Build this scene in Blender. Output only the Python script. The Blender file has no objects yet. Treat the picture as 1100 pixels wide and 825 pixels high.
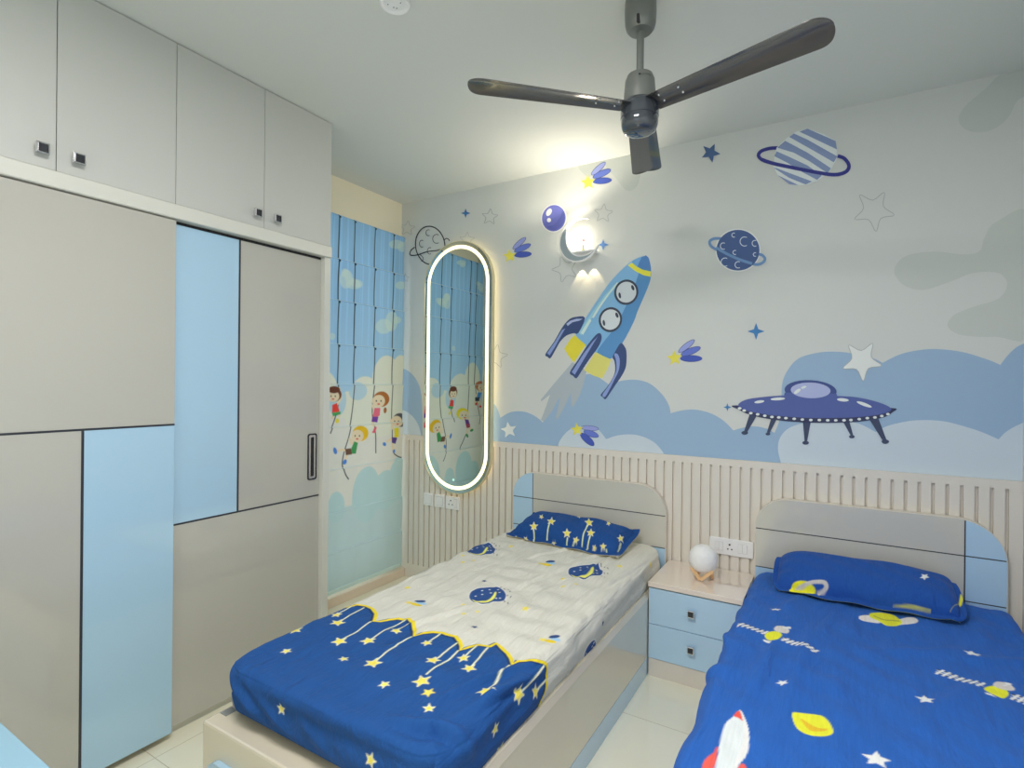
import bpy, bmesh, math, random
import numpy as np
from mathutils import Vector, Matrix
from mathutils.geometry import tessellate_polygon
random.seed(7); rng = np.random.RandomState(11)
scene = bpy.context.scene
COL = scene.collection

# ------------------------------------------------------------------ camera
F_PX, YAW, PITCH, ROLL, CAM_H = 577.863, math.radians(-31.056), math.radians(-0.0768), math.radians(0.5746), 1.4224
FW = Vector((math.sin(YAW)*math.cos(PITCH), math.cos(YAW)*math.cos(PITCH), math.sin(PITCH)))
RT0 = Vector((math.cos(YAW), -math.sin(YAW), 0)); UP0 = RT0.cross(FW)
RT = RT0*math.cos(ROLL)+UP0*math.sin(ROLL); UP = -RT0*math.sin(ROLL)+UP0*math.cos(ROLL)
CAM = Vector((0, 0, CAM_H))
cd = bpy.data.cameras.new('camera'); co = bpy.data.objects.new('camera', cd); COL.objects.link(co)
cd.sensor_fit = 'HORIZONTAL'; cd.sensor_width = 36; cd.lens = F_PX/1100*36; cd.clip_start = .02
co.matrix_world = Matrix(((RT.x, UP.x, -FW.x, 0), (RT.y, UP.y, -FW.y, 0), (RT.z, UP.z, -FW.z, CAM_H), (0, 0, 0, 1)))
scene.camera = co

def at(px, py, axis, val):
    """the point of the plane axis=val seen at photo pixel (px, py)"""
    d = FW+RT*((px-550)/F_PX)-UP*((py-412.5)/F_PX)
    return CAM+d*((val-CAM[axis])/d[axis])

# ------------------------------------------------------------------ room dimensions (metres)
D = 3.009; XL = -2.785; XR = 0.668; YR = -1.35; H = 2.75
XW = -2.232; YW = 1.887; ZP = 1.037
PANEL_Y = D-0.022

# ------------------------------------------------------------------ materials
def lin(c): return tuple(((x/255)/12.92 if x/255 <= .04045 else ((x/255+.055)/1.055)**2.4) for x in c)
GAIN = 1.42
def alb(c, g=GAIN): return tuple(min(.93, v*g) for v in lin(c))
MATS = {}
def mat(name, col, rough=.5, metal=0, coat=0, bump=0, bscale=200, emit=None, estr=0, var=0, vscale=3, g=GAIN, spec=.5):
    if name in MATS: return MATS[name]
    m = bpy.data.materials.new(name); m.use_nodes = True
    nt = m.node_tree; b = nt.nodes['Principled BSDF']
    c = alb(col, g)
    b.inputs['Base Color'].default_value = (*c, 1)
    b.inputs['Roughness'].default_value = rough; b.inputs['Metallic'].default_value = metal
    b.inputs['Coat Weight'].default_value = coat; b.inputs['Coat Roughness'].default_value = .04
    b.inputs['Specular IOR Level'].default_value = spec
    if emit: b.inputs['Emission Color'].default_value = (*lin(emit), 1); b.inputs['Emission Strength'].default_value = estr
    if var or bump: tc = nt.nodes.new('ShaderNodeTexCoord')
    if var:
        n = nt.nodes.new('ShaderNodeTexNoise'); n.inputs['Scale'].default_value = vscale; n.inputs['Detail'].default_value = 4
        nt.links.new(tc.outputs['Object'], n.inputs['Vector'])
        r = nt.nodes.new('ShaderNodeMapRange'); r.inputs['From Min'].default_value = .3; r.inputs['From Max'].default_value = .7
        r.inputs['To Min'].default_value = 1-var; r.inputs['To Max'].default_value = 1+var
        nt.links.new(n.outputs['Fac'], r.inputs['Value'])
        h = nt.nodes.new('ShaderNodeMix'); h.data_type = 'RGBA'; h.blend_type = 'MULTIPLY'; h.inputs['Factor'].default_value = 1
        h.inputs[6].default_value = (*c, 1); nt.links.new(r.outputs['Result'], h.inputs[7]); nt.links.new(h.outputs[2], b.inputs['Base Color'])
    if bump:
        n = nt.nodes.new('ShaderNodeTexNoise'); n.inputs['Scale'].default_value = bscale; n.inputs['Detail'].default_value = 3
        nt.links.new(tc.outputs['Object'], n.inputs['Vector'])
        bp = nt.nodes.new('ShaderNodeBump'); bp.inputs['Strength'].default_value = bump; bp.inputs['Distance'].default_value = .002
        nt.links.new(n.outputs['Fac'], bp.inputs['Height']); nt.links.new(bp.outputs['Normal'], b.inputs['Normal'])
    MATS[name] = m
    return m

WALL = (191, 194, 192)
m_wall = mat('mural_ground', WALL, .75, bump=.15, bscale=120)
m_wallp = mat('wall_paint', (214, 206, 186), .8, bump=.1, bscale=150)
m_ceil = mat('ceiling_paint', (192, 195, 191), .85)
m_taupe = mat('taupe_laminate', (162, 161, 154), .10, coat=.6, var=.015, vscale=1.3)
m_loft = mat('matte_taupe_laminate', (170, 172, 168), .45, var=.012, vscale=1.3)
m_hb = mat('lightened_taupe_laminate', (182, 180, 170), .09, coat=.7)  # taupe copy, lightened to offset the dim light on the headboards
m_bed = mat('warm_taupe_laminate', (192, 184, 165), .07, coat=1, var=.01, vscale=1.3)
m_blue = mat('light_blue_laminate', (150, 181, 202), .10, coat=.5)
m_blue2 = mat('brightened_blue_laminate', (160, 189, 211), .10, coat=.5)  # light blue copy, brightened where low front faces get little light
m_line = mat('black_inlay', (42, 45, 52), .4)
m_fascia = mat('fascia_laminate', (186, 187, 180), .35)
m_panel = mat('panel_paint', (200, 195, 186), .5)
m_dark = mat('dark_gap', (30, 30, 32), .7)
m_edge = mat('beige_edge', (194, 188, 178), .4)
m_nstop = mat('beige_gloss_top', (208, 196, 184), .05, coat=1)
m_chrome = mat('chrome', (215, 215, 218), .12, metal=1, g=1)
m_black = mat('black_insert', (40, 42, 46), .25)
m_white = mat('white_plastic', (222, 224, 222), .3)
m_hole = mat('socket_hole', (40, 38, 38), .6)
m_globe = mat('white_globe', (226, 226, 222), .55, bump=.5, bscale=60, var=.03, vscale=25)
m_wood = mat('pale_wood', (205, 170, 128), .5, var=.08, vscale=40)
m_fangrey = mat('satin_grey_metal', (128, 131, 128), .33, metal=.55, g=1.1)
m_fandark = mat('glossy_dark_metal', (70, 76, 84), .07, metal=.4, coat=1, g=1.1)
m_blade = mat('blade_grey', (94, 91, 90), .16, metal=.45, coat=.3, g=1.1)
m_mattress = mat('grey_mattress', (140, 143, 148), .8)
m_marble = mat('beige_marble', (205, 190, 172), .2, var=.03)
m_gold = mat('pale_gold_edge', (228, 220, 185), .3, metal=.3, g=1)
m_led = mat('led_strip', (255, 240, 205), .5, emit=(255, 238, 172), estr=2.2)
m_ledback = mat('led_backlight', (255, 236, 190), .5, emit=(255, 226, 160), estr=2.8)
m_deskblue = mat('pale_blue_laminate', (150, 194, 218), .25, coat=.2, g=.85)

# mirror
m_mirror = mat('mirror_silver', (222, 228, 222), .0, metal=1, g=1.0)
# tiles
def tile_mat():
    m = mat('cream_vitrified_tile', (208, 207, 190), .08, coat=.5, spec=.6)
    nt = m.node_tree; b = nt.nodes['Principled BSDF']
    tc = nt.nodes.new('ShaderNodeTexCoord'); mp = nt.nodes.new('ShaderNodeMapping')
    mp.inputs['Location'].default_value = (-(-2.18), -2.259+2.42, 0)
    br = nt.nodes.new('ShaderNodeTexBrick')
    br.offset = 0; br.squash = 1
    br.inputs['Scale'].default_value = 1; br.inputs['Brick Width'].default_value = 1.21; br.inputs['Row Height'].default_value = 1.207/2*2
    br.inputs['Mortar Size'].default_value = .0015; br.inputs['Mortar Smooth'].default_value = .1
    c = alb((212, 210, 192)); c2 = alb((208, 206, 188)); g = alb((176, 166, 142))
    br.inputs['Color1'].default_value = (*c, 1); br.inputs['Color2'].default_value = (*c2, 1); br.inputs['Mortar'].default_value = (*g, 1)
    nt.links.new(tc.outputs['Object'], mp.inputs['Vector']); nt.links.new(mp.outputs['Vector'], br.inputs['Vector'])
    nt.links.new(br.outputs['Color'], b.inputs['Base Color'])
    return m
m_tile = tile_mat()

def cloth_mat(name, bump=.25, scale=420, sheen=.15, transl=0, rough=.85, streak=0, slub=0, slub_rot=0):
    m = bpy.data.materials.new(name); m.use_nodes = True
    nt = m.node_tree; b = nt.nodes['Principled BSDF']
    a = nt.nodes.new('ShaderNodeVertexColor'); a.layer_name = 'print'
    nt.links.new(a.outputs['Color'], b.inputs['Base Color'])
    if slub:
        tc0 = nt.nodes.new('ShaderNodeTexCoord'); mp0 = nt.nodes.new('ShaderNodeMapping'); mp0.inputs['Rotation'].default_value = (0, 0, math.radians(slub_rot)); mp0.inputs['Scale'].default_value = (150, 9, 60)
        n0 = nt.nodes.new('ShaderNodeTexNoise'); n0.inputs['Scale'].default_value = 1; n0.inputs['Detail'].default_value = 3
        nt.links.new(tc0.outputs['Object'], mp0.inputs['Vector']); nt.links.new(mp0.outputs['Vector'], n0.inputs['Vector'])
        r0 = nt.nodes.new('ShaderNodeMapRange'); r0.inputs['From Min'].default_value = .3; r0.inputs['From Max'].default_value = .7; r0.inputs['To Min'].default_value = 1-slub; r0.inputs['To Max'].default_value = 1+slub
        x0 = nt.nodes.new('ShaderNodeMix'); x0.data_type = 'RGBA'; x0.blend_type = 'MULTIPLY'; x0.inputs['Factor'].default_value = 1
        nt.links.new(n0.outputs['Fac'], r0.inputs['Value']); nt.links.new(a.outputs['Color'], x0.inputs[6]); nt.links.new(r0.outputs['Result'], x0.inputs[7]); nt.links.new(x0.outputs[2], b.inputs['Base Color'])
    b.inputs['Roughness'].default_value = rough; b.inputs['Sheen Weight'].default_value = sheen
    b.inputs['Specular IOR Level'].default_value = .25
    tc = nt.nodes.new('ShaderNodeTexCoord')
    n = nt.nodes.new('ShaderNodeTexNoise'); n.inputs['Scale'].default_value = scale; n.inputs['Detail'].default_value = 2
    mp = nt.nodes.new('ShaderNodeMapping'); mp.inputs['Scale'].default_value = (1, 1, 1)
    nt.links.new(tc.outputs['Object'], mp.inputs['Vector']); nt.links.new(mp.outputs['Vector'], n.inputs['Vector'])
    bp = nt.nodes.new('ShaderNodeBump'); bp.inputs['Strength'].default_value = bump; bp.inputs['Distance'].default_value = .001
    nt.links.new(n.outputs['Fac'], bp.inputs['Height'])
    last = bp
    if streak:
        mp2 = nt.nodes.new('ShaderNodeMapping'); mp2.inputs['Rotation'].default_value = (0, 0, math.radians(-18)); mp2.inputs['Scale'].default_value = (9, 2.2, 5)
        n2 = nt.nodes.new('ShaderNodeTexNoise'); n2.inputs['Scale'].default_value = 1.6; n2.inputs['Detail'].default_value = 5; n2.inputs['Distortion'].default_value = .6
        nt.links.new(tc.outputs['Object'], mp2.inputs['Vector']); nt.links.new(mp2.outputs['Vector'], n2.inputs['Vector'])
        bp2 = nt.nodes.new('ShaderNodeBump'); bp2.inputs['Strength'].default_value = streak; bp2.inputs['Distance'].default_value = .03
        nt.links.new(n2.outputs['Fac'], bp2.inputs['Height']); nt.links.new(bp.outputs['Normal'], bp2.inputs['Normal'])
        last = bp2
    nt.links.new(last.outputs['Normal'], b.inputs['Normal'])
    if transl:
        t = nt.nodes.new('ShaderNodeBsdfTranslucent'); nt.links.new(a.outputs['Color'], t.inputs['Color'])
        mx = nt.nodes.new('ShaderNodeMixShader'); mx.inputs[0].default_value = transl
        nt.links.new(b.outputs[0], mx.inputs[1]); nt.links.new(t.outputs[0], mx.inputs[2])
        nt.links.new(mx.outputs[0], nt.nodes['Material Output'].inputs['Surface'])
    return m
m_sheet = cloth_mat('printed_cotton', .3, 500, .02, streak=.8, slub=.045)
m_blanket = cloth_mat('brushed_cotton', .4, 260, .05, streak=.7, slub=.05, slub_rot=20)
m_curtain = cloth_mat('printed_blind_fabric', .15, 600, 0, transl=.12)

# ------------------------------------------------------------------ mesh helpers
def tag(o, label=None, cat=None, group=None, kind=None):
    if label: o['label'] = label
    if cat: o['category'] = cat
    if group: o['group'] = group
    if kind: o['kind'] = kind
    return o
def empty(name, loc, label, cat, group=None, rz=0):
    o = bpy.data.objects.new(name, None); COL.objects.link(o); o.location = loc; o.rotation_euler.z = rz
    o.empty_display_size = .05
    return tag(o, label, cat, group)
def link(name, me, mats, parent=None, loc=None):
    o = bpy.data.objects.new(name, me); COL.objects.link(o)
    for m in (mats if isinstance(mats, (list, tuple)) else [mats]): me.materials.append(m)
    if parent is not None:
        o.parent = parent; o.matrix_parent_inverse = Matrix.Translation(parent.location).inverted()
    if loc: o.location = loc
    return o
class MB:
    def __init__(s): s.bm = bmesh.new(); s.mi = 0
    def _tag(s, n0):
        for f in list(s.bm.faces)[n0:]: f.material_index = s.mi
    def box(s, lo, hi, bev=0, seg=2):
        n0 = len(s.bm.faces)
        r = bmesh.ops.create_cube(s.bm, size=1)
        vs = r['verts']
        for v in vs:
            v.co = Vector([(lo[i]+hi[i])/2+v.co[i]*(hi[i]-lo[i]) for i in range(3)])
        if bev:
            es = list({e for v in vs for e in v.link_edges})
            bmesh.ops.bevel(s.bm, geom=es, offset=bev, segments=seg, affect='EDGES', profile=.5)
        s._tag(n0); return s
    def cyl(s, p0, p1, r0, r1=None, n=24, caps=True):
        n0 = len(s.bm.faces)
        r1 = r0 if r1 is None else r1
        p0, p1 = Vector(p0), Vector(p1); d = p1-p0; q = d.to_track_quat('Z', 'Y').to_matrix().to_4x4()
        bmesh.ops.create_cone(s.bm, cap_ends=caps, segments=n, radius1=r0, radius2=r1, depth=d.length, matrix=Matrix.Translation((p0+p1)/2) @ q)
        s._tag(n0); return s
    def lathe(s, prof, c=(0, 0, 0), n=40):
        n0 = len(s.bm.faces)
        rings = []
        for r, z in prof:
            if r < 1e-6: rings.append([s.bm.verts.new((c[0], c[1], c[2]+z))])
            else: rings.append([s.bm.verts.new((c[0]+r*math.cos(2*math.pi*i/n), c[1]+r*math.sin(2*math.pi*i/n), c[2]+z)) for i in range(n)])
        for a, b in zip(rings, rings[1:]):
            for i in range(n):
                j = (i+1) % n
                if len(a) == 1 and len(b) == 1: continue
                if len(a) == 1: s.bm.faces.new((a[0], b[j], b[i]))
                elif len(b) == 1: s.bm.faces.new((a[i], a[j], b[0]))
                else: s.bm.faces.new((a[i], a[j], b[j], b[i]))
        s._tag(n0); return s
    def prism(s, pts, a0, a1, axis=1):
        """closed outline pts (2-D in the two other axes) extruded along axis from a0 to a1"""
        n0 = len(s.bm.faces)
        def mk(p, a):
            return {0: (a, p[0], p[1]), 1: (p[0], a, p[1]), 2: (p[0], p[1], a)}[axis]
        A = [s.bm.verts.new(mk(p, a0)) for p in pts]; B = [s.bm.verts.new(mk(p, a1)) for p in pts]
        n = len(pts)
        for i in range(n): s.bm.faces.new((A[i], A[(i+1) % n], B[(i+1) % n], B[i]))
        for ring in (A, B):
            for t in tessellate_polygon([[v.co for v in ring]]):
                try: s.bm.faces.new([ring[i] for i in t])
                except ValueError: pass
        s._tag(n0); return s
    def ringprism(s, outer, inner, a0, a1, axis=1):
        n0 = len(s.bm.faces)
        def mk(p, a): return {0: (a, p[0], p[1]), 1: (p[0], a, p[1]), 2: (p[0], p[1], a)}[axis]
        n = len(outer)
        R = [[s.bm.verts.new(mk(p, a)) for p in ring] for ring, a in ((outer, a0), (outer, a1), (inner, a1), (inner, a0))]
        for k in range(4):
            P, Q = R[k], R[(k+1) % 4]
            for i in range(n): s.bm.faces.new((P[i], P[(i+1) % n], Q[(i+1) % n], Q[i]))
        s._tag(n0); return s
    def quad(s, pts):
        n0 = len(s.bm.faces); s.bm.faces.new([s.bm.verts.new(p) for p in pts]); s._tag(n0); return s
    def tube(s, pts, r, n=8):
        for a, b in zip(pts, pts[1:]): s.cyl(a, b, r, n=n)
        return s
    def build(s, name, mats, parent=None, smooth=False, fix=True):
        if fix: bmesh.ops.recalc_face_normals(s.bm, faces=s.bm.faces)
        me = bpy.data.meshes.new(name); s.bm.to_mesh(me); s.bm.free()
        if smooth:
            me.polygons.foreach_set('use_smooth', [True]*len(me.polygons))
            me.set_sharp_from_angle(angle=math.radians(40))
        return link(name, me, mats, parent)

def rrect(x0, x1, z0, z1, rtl, rtr, rbl=.0, rbr=.0, n=10):
    """rounded rectangle outline, counter-clockwise from bottom left"""
    out = []
    def arc(cx, cz, r, a0):
        if r <= 0: out.append((cx, cz)); return
        for i in range(n+1):
            a = math.radians(a0+90*i/n); out.append((cx+r*math.cos(a), cz+r*math.sin(a)))
    arc(x0+rbl, z0+rbl, rbl, 180); arc(x1-rbr, z0+rbr, rbr, 270); arc(x1-rtr, z1-rtr, rtr, 0); arc(x0+rtl, z1-rtl, rtl, 90)
    return out

# ================================================================== SETTING
def struct(o): return tag(o, kind='structure')
struct(MB().box((XL-.15, YR-.15, -.12), (XR+.15, D+.15, 0)).build('floor', m_tile))
struct(MB().box((XL-.15, YR-.15, H), (XR+.15, D+.15, H+.12)).build('ceiling', m_ceil))
struct(MB().box((XR, YR-.15, 0), (XR+.15, D+.15, H)).build('wall_right', m_wall))
# rear wall with the big window the daylight comes through
mb = MB()
RW0, RW1, RZ0, RZ1 = -1.55, .45, .75, 2.35
mb.box((XL-.15, YR-.15, 0), (RW0, YR, H)).box((RW1, YR-.15, 0), (XR, YR, H)).box((RW0, YR-.15, 0), (RW1, YR, RZ0)).box((RW0, YR-.15, RZ1), (RW1, YR, H))
struct(mb.build('wall_rear', m_wallp))
mb = MB()
for x0, x1 in ((RW0, RW0+.05), (RW1-.05, RW1), ((RW0+RW1)/2-.03, (RW0+RW1)/2+.03)): mb.box((x0, YR-.1, RZ0), (x1, YR-.04, RZ1))
for z0, z1 in ((RZ0, RZ0+.05), (RZ1-.05, RZ1)): mb.box((RW0, YR-.1, z0), (RW1, YR-.04, z1))
struct(mb.build('window_2', m_white))
# left wall with the window behind the blind
WY0, WY1, WZ0, WZ1 = 2.0, 2.86, .12, 2.4
mb = MB()
mb.box((XL-.15, YR-.15, 0), (XL, WY0, H)).box((XL-.15, WY1, 0), (XL, D+.15, H)).box((XL-.15, WY0, 0), (XL, WY1, WZ0)).box((XL-.15, WY0, WZ1), (XL, WY1, H))
struct(mb.build('wall_left', m_wallp))
mb = MB()
for y0, y1 in ((WY0, WY0+.045), (WY1-.045, WY1), ((WY0+WY1)/2-.025, (WY0+WY1)/2+.025)): mb.box((XL-.1, y0, WZ0), (XL-.05, y1, WZ1))
for z0, z1 in ((WZ0, WZ0+.045), (WZ1-.045, WZ1)): mb.box((XL-.1, WY0, z0), (XL-.05, WY1, z1))
struct(mb.build('window_1', m_white))
struct(MB().box((XL, YW+.002, 0), (XL+.085, D-.024, .06), .004).build('baseboard_left', m_marble))

# ------------------------------------------------------------------ shapes drawn in 2-D (prints)
def cat(pts, closed=True, n=5):
    """smooth curve through the points"""
    P = [np.array(p, float) for p in pts]; N = len(P); out = []
    rngi = range(N) if closed else range(N-1)
    for i in rngi:
        p1, p2 = P[i], P[(i+1) % N]
        p0 = P[(i-1) % N] if closed or i > 0 else p1
        p3 = P[(i+2) % N] if closed or i+2 < N else p2
        for k in range(n):
            t = k/n
            out.append(tuple(.5*((2*p1)+(-p0+p2)*t+(2*p0-5*p1+4*p2-p3)*t*t+(-p0+3*p1-3*p2+p3)*t**3)))
    if not closed: out.append(tuple(P[-1]))
    return out
def ell(cx, cy, rx, ry, ang=0, n=28):
    a = math.radians(ang); out = []
    for i in range(n):
        t = 2*math.pi*i/n; x, y = rx*math.cos(t), ry*math.sin(t)
        out.append((cx+x*math.cos(a)-y*math.sin(a), cy+x*math.sin(a)+y*math.cos(a)))
    return out
def star(cx, cy, r, rot=-90, k=.5, npt=5, sy=1, ang=0, soft=False):
    out = []; a0 = math.radians(ang)
    for i in range(2*npt):
        rr = r if i % 2 == 0 else r*k; t = math.radians(rot+i*180/npt); x, y = rr*math.cos(t), rr*math.sin(t)*sy
        out.append((cx+x*math.cos(a0)-y*math.sin(a0), cy+x*math.sin(a0)+y*math.cos(a0)))
    return cat(out, True, 4) if soft else out
def stroke(pts, w, closed=False):
    P = [np.array(p, float) for p in pts]
    if closed: P = P+[P[0]]
    L, R = [], []; N = len(P)
    for i in range(N):
        if closed: a, b = P[(i-1) % (N-1)], P[(i+1) % (N-1)] if i < N-1 else P[1]
        else: a, b = P[max(0, i-1)], P[min(N-1, i+1)]
        d = b-a; l = np.hypot(*d) or 1; nn = np.array([-d[1], d[0]])/l*w/2
        L.append(tuple(P[i]+nn)); R.append(tuple(P[i]-nn))
    return L+R[::-1]
def crop(s, ox, oy): return lambda p: (ox+p[0]/s, oy+p[1]/s)

# ------------------------------------------------------------------ back wall with the painted mural
class Mural:
    """flat painted shapes, all in the one mesh of the wall"""
    def __init__(s): s.v, s.f, s.m, s.mats, s.lv = [], [], [], [m_wall], 0
    def add(s, pts, col, T=None, layer=None):
        if layer is None: s.lv += 1; layer = s.lv
        y = D-.00003*layer-.0002
        P = []
        for p in pts:
            q = T(p) if T else p
            w = at(q[0], q[1], 1, D); P.append(Vector((min(max(w.x, XL+.001), XR-.001), y, min(w.z, H-.001))))
        key = 'mural_%d_%d_%d' % col
        m = mat(key, col, .75)
        if m not in s.mats: s.mats.append(m)
        i0 = len(s.v); s.v += [tuple(p) for p in P]
        for t in tessellate_polygon([P]):
            a, b, c = [P[i] for i in t]
            nrm = (b-a).cross(c-a)
            if nrm.length < 1e-9: continue
            if nrm.y > 0: t = t[::-1]
            s.f.append([i0+i for i in t]); s.m.append(s.mats.index(m))
M = Mural()
base = [(XL-.15, D, 0), (XR+.15, D, 0), (XR+.15, D, H), (XL-.15, D, H), (XL-.15, D+.15, 0), (XR+.15, D+.15, 0), (XR+.15, D+.15, H), (XL-.15, D+.15, H)]
M.v += base; M.f += [[0, 1, 2, 3], [5, 4, 7, 6], [1, 5, 6, 2], [4, 0, 3, 7], [3, 2, 6, 7], [4, 5, 1, 0]]; M.m += [0]*6
I = None
C_blob = (181, 186, 183); C_cl = (140, 166, 192); C_lt = (182, 194, 204)
# faint grey clouds
B1 = crop(1.65, 900, 60)
M.add(cat([(288, 33), (262, 58), (225, 90), (214, 115), (232, 133), (268, 133), (300, 112), (318, 80), (340, 62), (340, 10)]), C_blob, B1)
M.add(cat([(345, 283), (280, 295), (260, 322), (252, 345), (225, 352), (170, 347), (120, 355), (100, 380), (115, 405), (150, 415), (200, 400), (240, 385), (285, 385), (300, 405), (285, 430), (240, 445), (205, 460), (195, 480), (220, 495), (280, 498), (345, 488)]), C_blob, B1)
M.add(cat([(650, 172), (662, 192), (674, 205), (684, 200), (688, 186), (690, 160)]), C_blob)
M.add(cat([(621, 174), (626, 186), (634, 190), (642, 184), (650, 170)]), C_blob)
# mid blue clouds
def bumps(*segs):
    out = []
    for s in segs: out += cat(s, False, 5)
    return out
low = 560
top = bumps([(425, 396), (436, 397), (446, 406), (452, 420), (454, 445)], [(520, 428), (530, 433), (535, 441), (537.5, 448.7)],
            [(537.5, 448.7), (548, 443), (559.3, 441.8), (570, 444.5), (579, 450), (583, 454)],
            [(583, 454), (594, 435), (612, 412), (629.5, 402.2), (640, 404), (647, 408), (654, 413)],
            [(654, 413), (668, 409), (684, 408), (699, 412.7), (712, 424.7), (718.6, 435.6), (720.4, 444)],
            [(720.4, 444), (732, 441), (746, 440), (762, 443.5), (776, 451), (787.8, 462.4)],
            [(787.8, 462.4), (798, 459.5), (809.4, 458), (822, 460), (832, 465)],
            [(832, 465), (839, 445), (840, 414), (846, 398), (858, 385), (878, 379), (898, 377.8), (918, 380), (938, 385), (948, 389.8)],
            [(948, 389.8), (966, 381), (985, 376.5), (1005, 375), (1033, 378), (1060, 386), (1074.5, 392)],
            [(1074.5, 392), (1086, 378), (1100, 369), (1130, 362)])
M.add(top+[(1130, low), (425, low)], C_cl)
# pale clouds in front
M.add(bumps([(425, 440), (434, 441), (443, 447), (450, 458), (454, 475)])+[(454, low), (425, low)], C_lt)
M.add(bumps([(599, 495), (599.6, 478), (606, 467), (615, 460), (630, 457.5), (641, 460), (651.3, 471.7)], [(651.3, 471.7), (662, 468), (673, 466.6), (684, 467.3), (694.6, 470.6), (705, 477), (714, 489), (716, 500)])+[(716, low), (599, low)], C_lt)
M.add(bumps([(840, 510), (838.7, 496.7), (835.7, 482.7), (838, 470), (847.6, 459.8), (863, 454.5), (878, 453), (899, 452.5), (921.4, 454.7), (940.5, 464)],
            [(940.5, 464), (952, 458), (967, 454), (983, 451.5), (1003, 451.5), (1021, 454), (1051.5, 463), (1072.7, 472)], [(1072.7, 472), (1082, 463), (1100, 454), (1130, 448)])+[(1130, low), (840, low)], C_lt)
# rocket
R7 = crop(4.581, 520, 160); R8 = crop(4.581, 520, 320); RB = crop(6.873, 580, 360)
M.add([(240, 200), (120, 340), (5, 478), (12, 488), (75, 440), (55, 500), (30, 570), (8, 625), (28, 638), (60, 600), (90, 560), (120, 500), (142, 460), (143, 485), (130, 550), (116, 610), (130, 622), (165, 560), (200, 490), (225, 428), (230, 480), (235, 528), (246, 528), (275, 480), (300, 430), (325, 350), (345, 262)], (160, 170, 178), RB)
body = cat([(520, 800), (560, 740), (620, 655), (700, 573), (752, 538), (800, 527), (816, 556), (822, 620), (812, 665), (790, 720), (755, 800), (740, 843), (700, 923), (665, 978), (625, 1032), (585, 1020), (545, 1000), (495, 965), (450, 908), (485, 855)], True, 4)
M.add(body, (122, 170, 208), R7)
M.add(cat([(790, 530), (800, 527), (816, 556), (822, 620), (812, 665), (790, 720), (755, 800), (740, 843), (700, 923), (665, 978), (625, 1032), (590, 1022), (556, 1000), (600, 935), (645, 878), (690, 790), (735, 690), (765, 600)], True, 3), (84, 136, 186), R7)
M.add([(690, 640), (650, 680), (605, 735), (560, 790), (520, 850), (495, 895), (478, 918), (466, 900), (500, 850), (545, 785), (590, 725), (640, 668)], (142, 190, 222), R7)
M.add([(655, 655), (600, 725), (560, 780), (530, 830), (540, 832), (575, 775), (615, 715), (660, 662)], (196, 214, 224), R7)
M.add([(475, 905), (520, 835), (528, 845), (488, 915)], (190, 212, 224), R7)
M.add(cat([(728, 562), (755, 540), (800, 527), (816, 556), (821, 604), (795, 600), (768, 590)], True, 3), (76, 122, 178), R7)
M.add(cat([(728, 562), (755, 540), (775, 534), (762, 560), (752, 582)], True, 3), (104, 156, 202), R7)
M.add([(708, 573), (728, 560), (750, 578), (780, 594), (821, 603), (819, 629), (785, 622), (745, 602)], (222, 208, 70), R7)
for (cx, cy, rx, ry) in ((700, 705, 56, 61), (622, 840, 54, 60)):
    M.add(ell(cx, cy, rx+3, ry+2, 20), (60, 66, 84), R7); M.add(ell(cx, cy, rx-7, ry-9, 20), (198, 205, 212), R7)
    M.add(ell(cx+32, cy-22, 7, 14, -20, 12), (60, 66, 84), R7); M.add(ell(cx-32, cy+16, 6, 15, -10, 12), (60, 66, 84), R7)
M.add([(255, 0), (225, 30), (180, 100), (210, 150), (250, 203), (300, 130), (340, 72), (295, 35)], (214, 200, 62), RB)
M.add([(412, 125), (470, 155), (527, 180), (500, 250), (460, 320), (395, 300), (325, 258), (370, 190)], (204, 200, 112), RB)
NV = (56, 74, 118); NL = (128, 146, 196)
M.add(cat([(497, 98), (455, 93), (420, 105), (385, 145), (345, 215), (302, 277), (313, 290), (327, 297), (352, 255), (375, 215), (405, 186), (440, 174), (465, 172)], True, 3), NV, R8)
M.add([(311, 272), (323, 283), (350, 240), (380, 185), (400, 150), (384, 158), (350, 215)], NL, R8)
M.add([(405, 128), (425, 112), (455, 103), (485, 103), (470, 112), (435, 120), (412, 138)], (160, 174, 210), R8)
M.add(cat([(575, 177), (558, 176), (535, 200), (500, 245), (460, 308), (422, 367), (438, 383), (455, 396), (480, 360), (520, 300), (560, 245), (578, 205)], True, 3), NV, R8)
M.add([(432, 365), (447, 378), (490, 305), (540, 222), (560, 190), (535, 215), (490, 275)], NL, R8)
M.add(cat([(598, 58), (628, 88), (640, 130), (636, 230), (605, 300), (560, 365), (520, 425), (485, 473), (465, 458), (449, 440), (490, 390), (530, 330), (552, 280), (556, 235), (548, 185), (536, 165), (562, 110)], True, 3), NV, RB)
M.add(cat([(556, 134), (578, 145), (590, 190), (582, 260), (550, 330), (515, 400), (481, 456), (462, 440), (500, 385), (535, 325), (562, 270), (566, 225), (560, 175), (550, 150)], True, 3), NL, RB)
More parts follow.
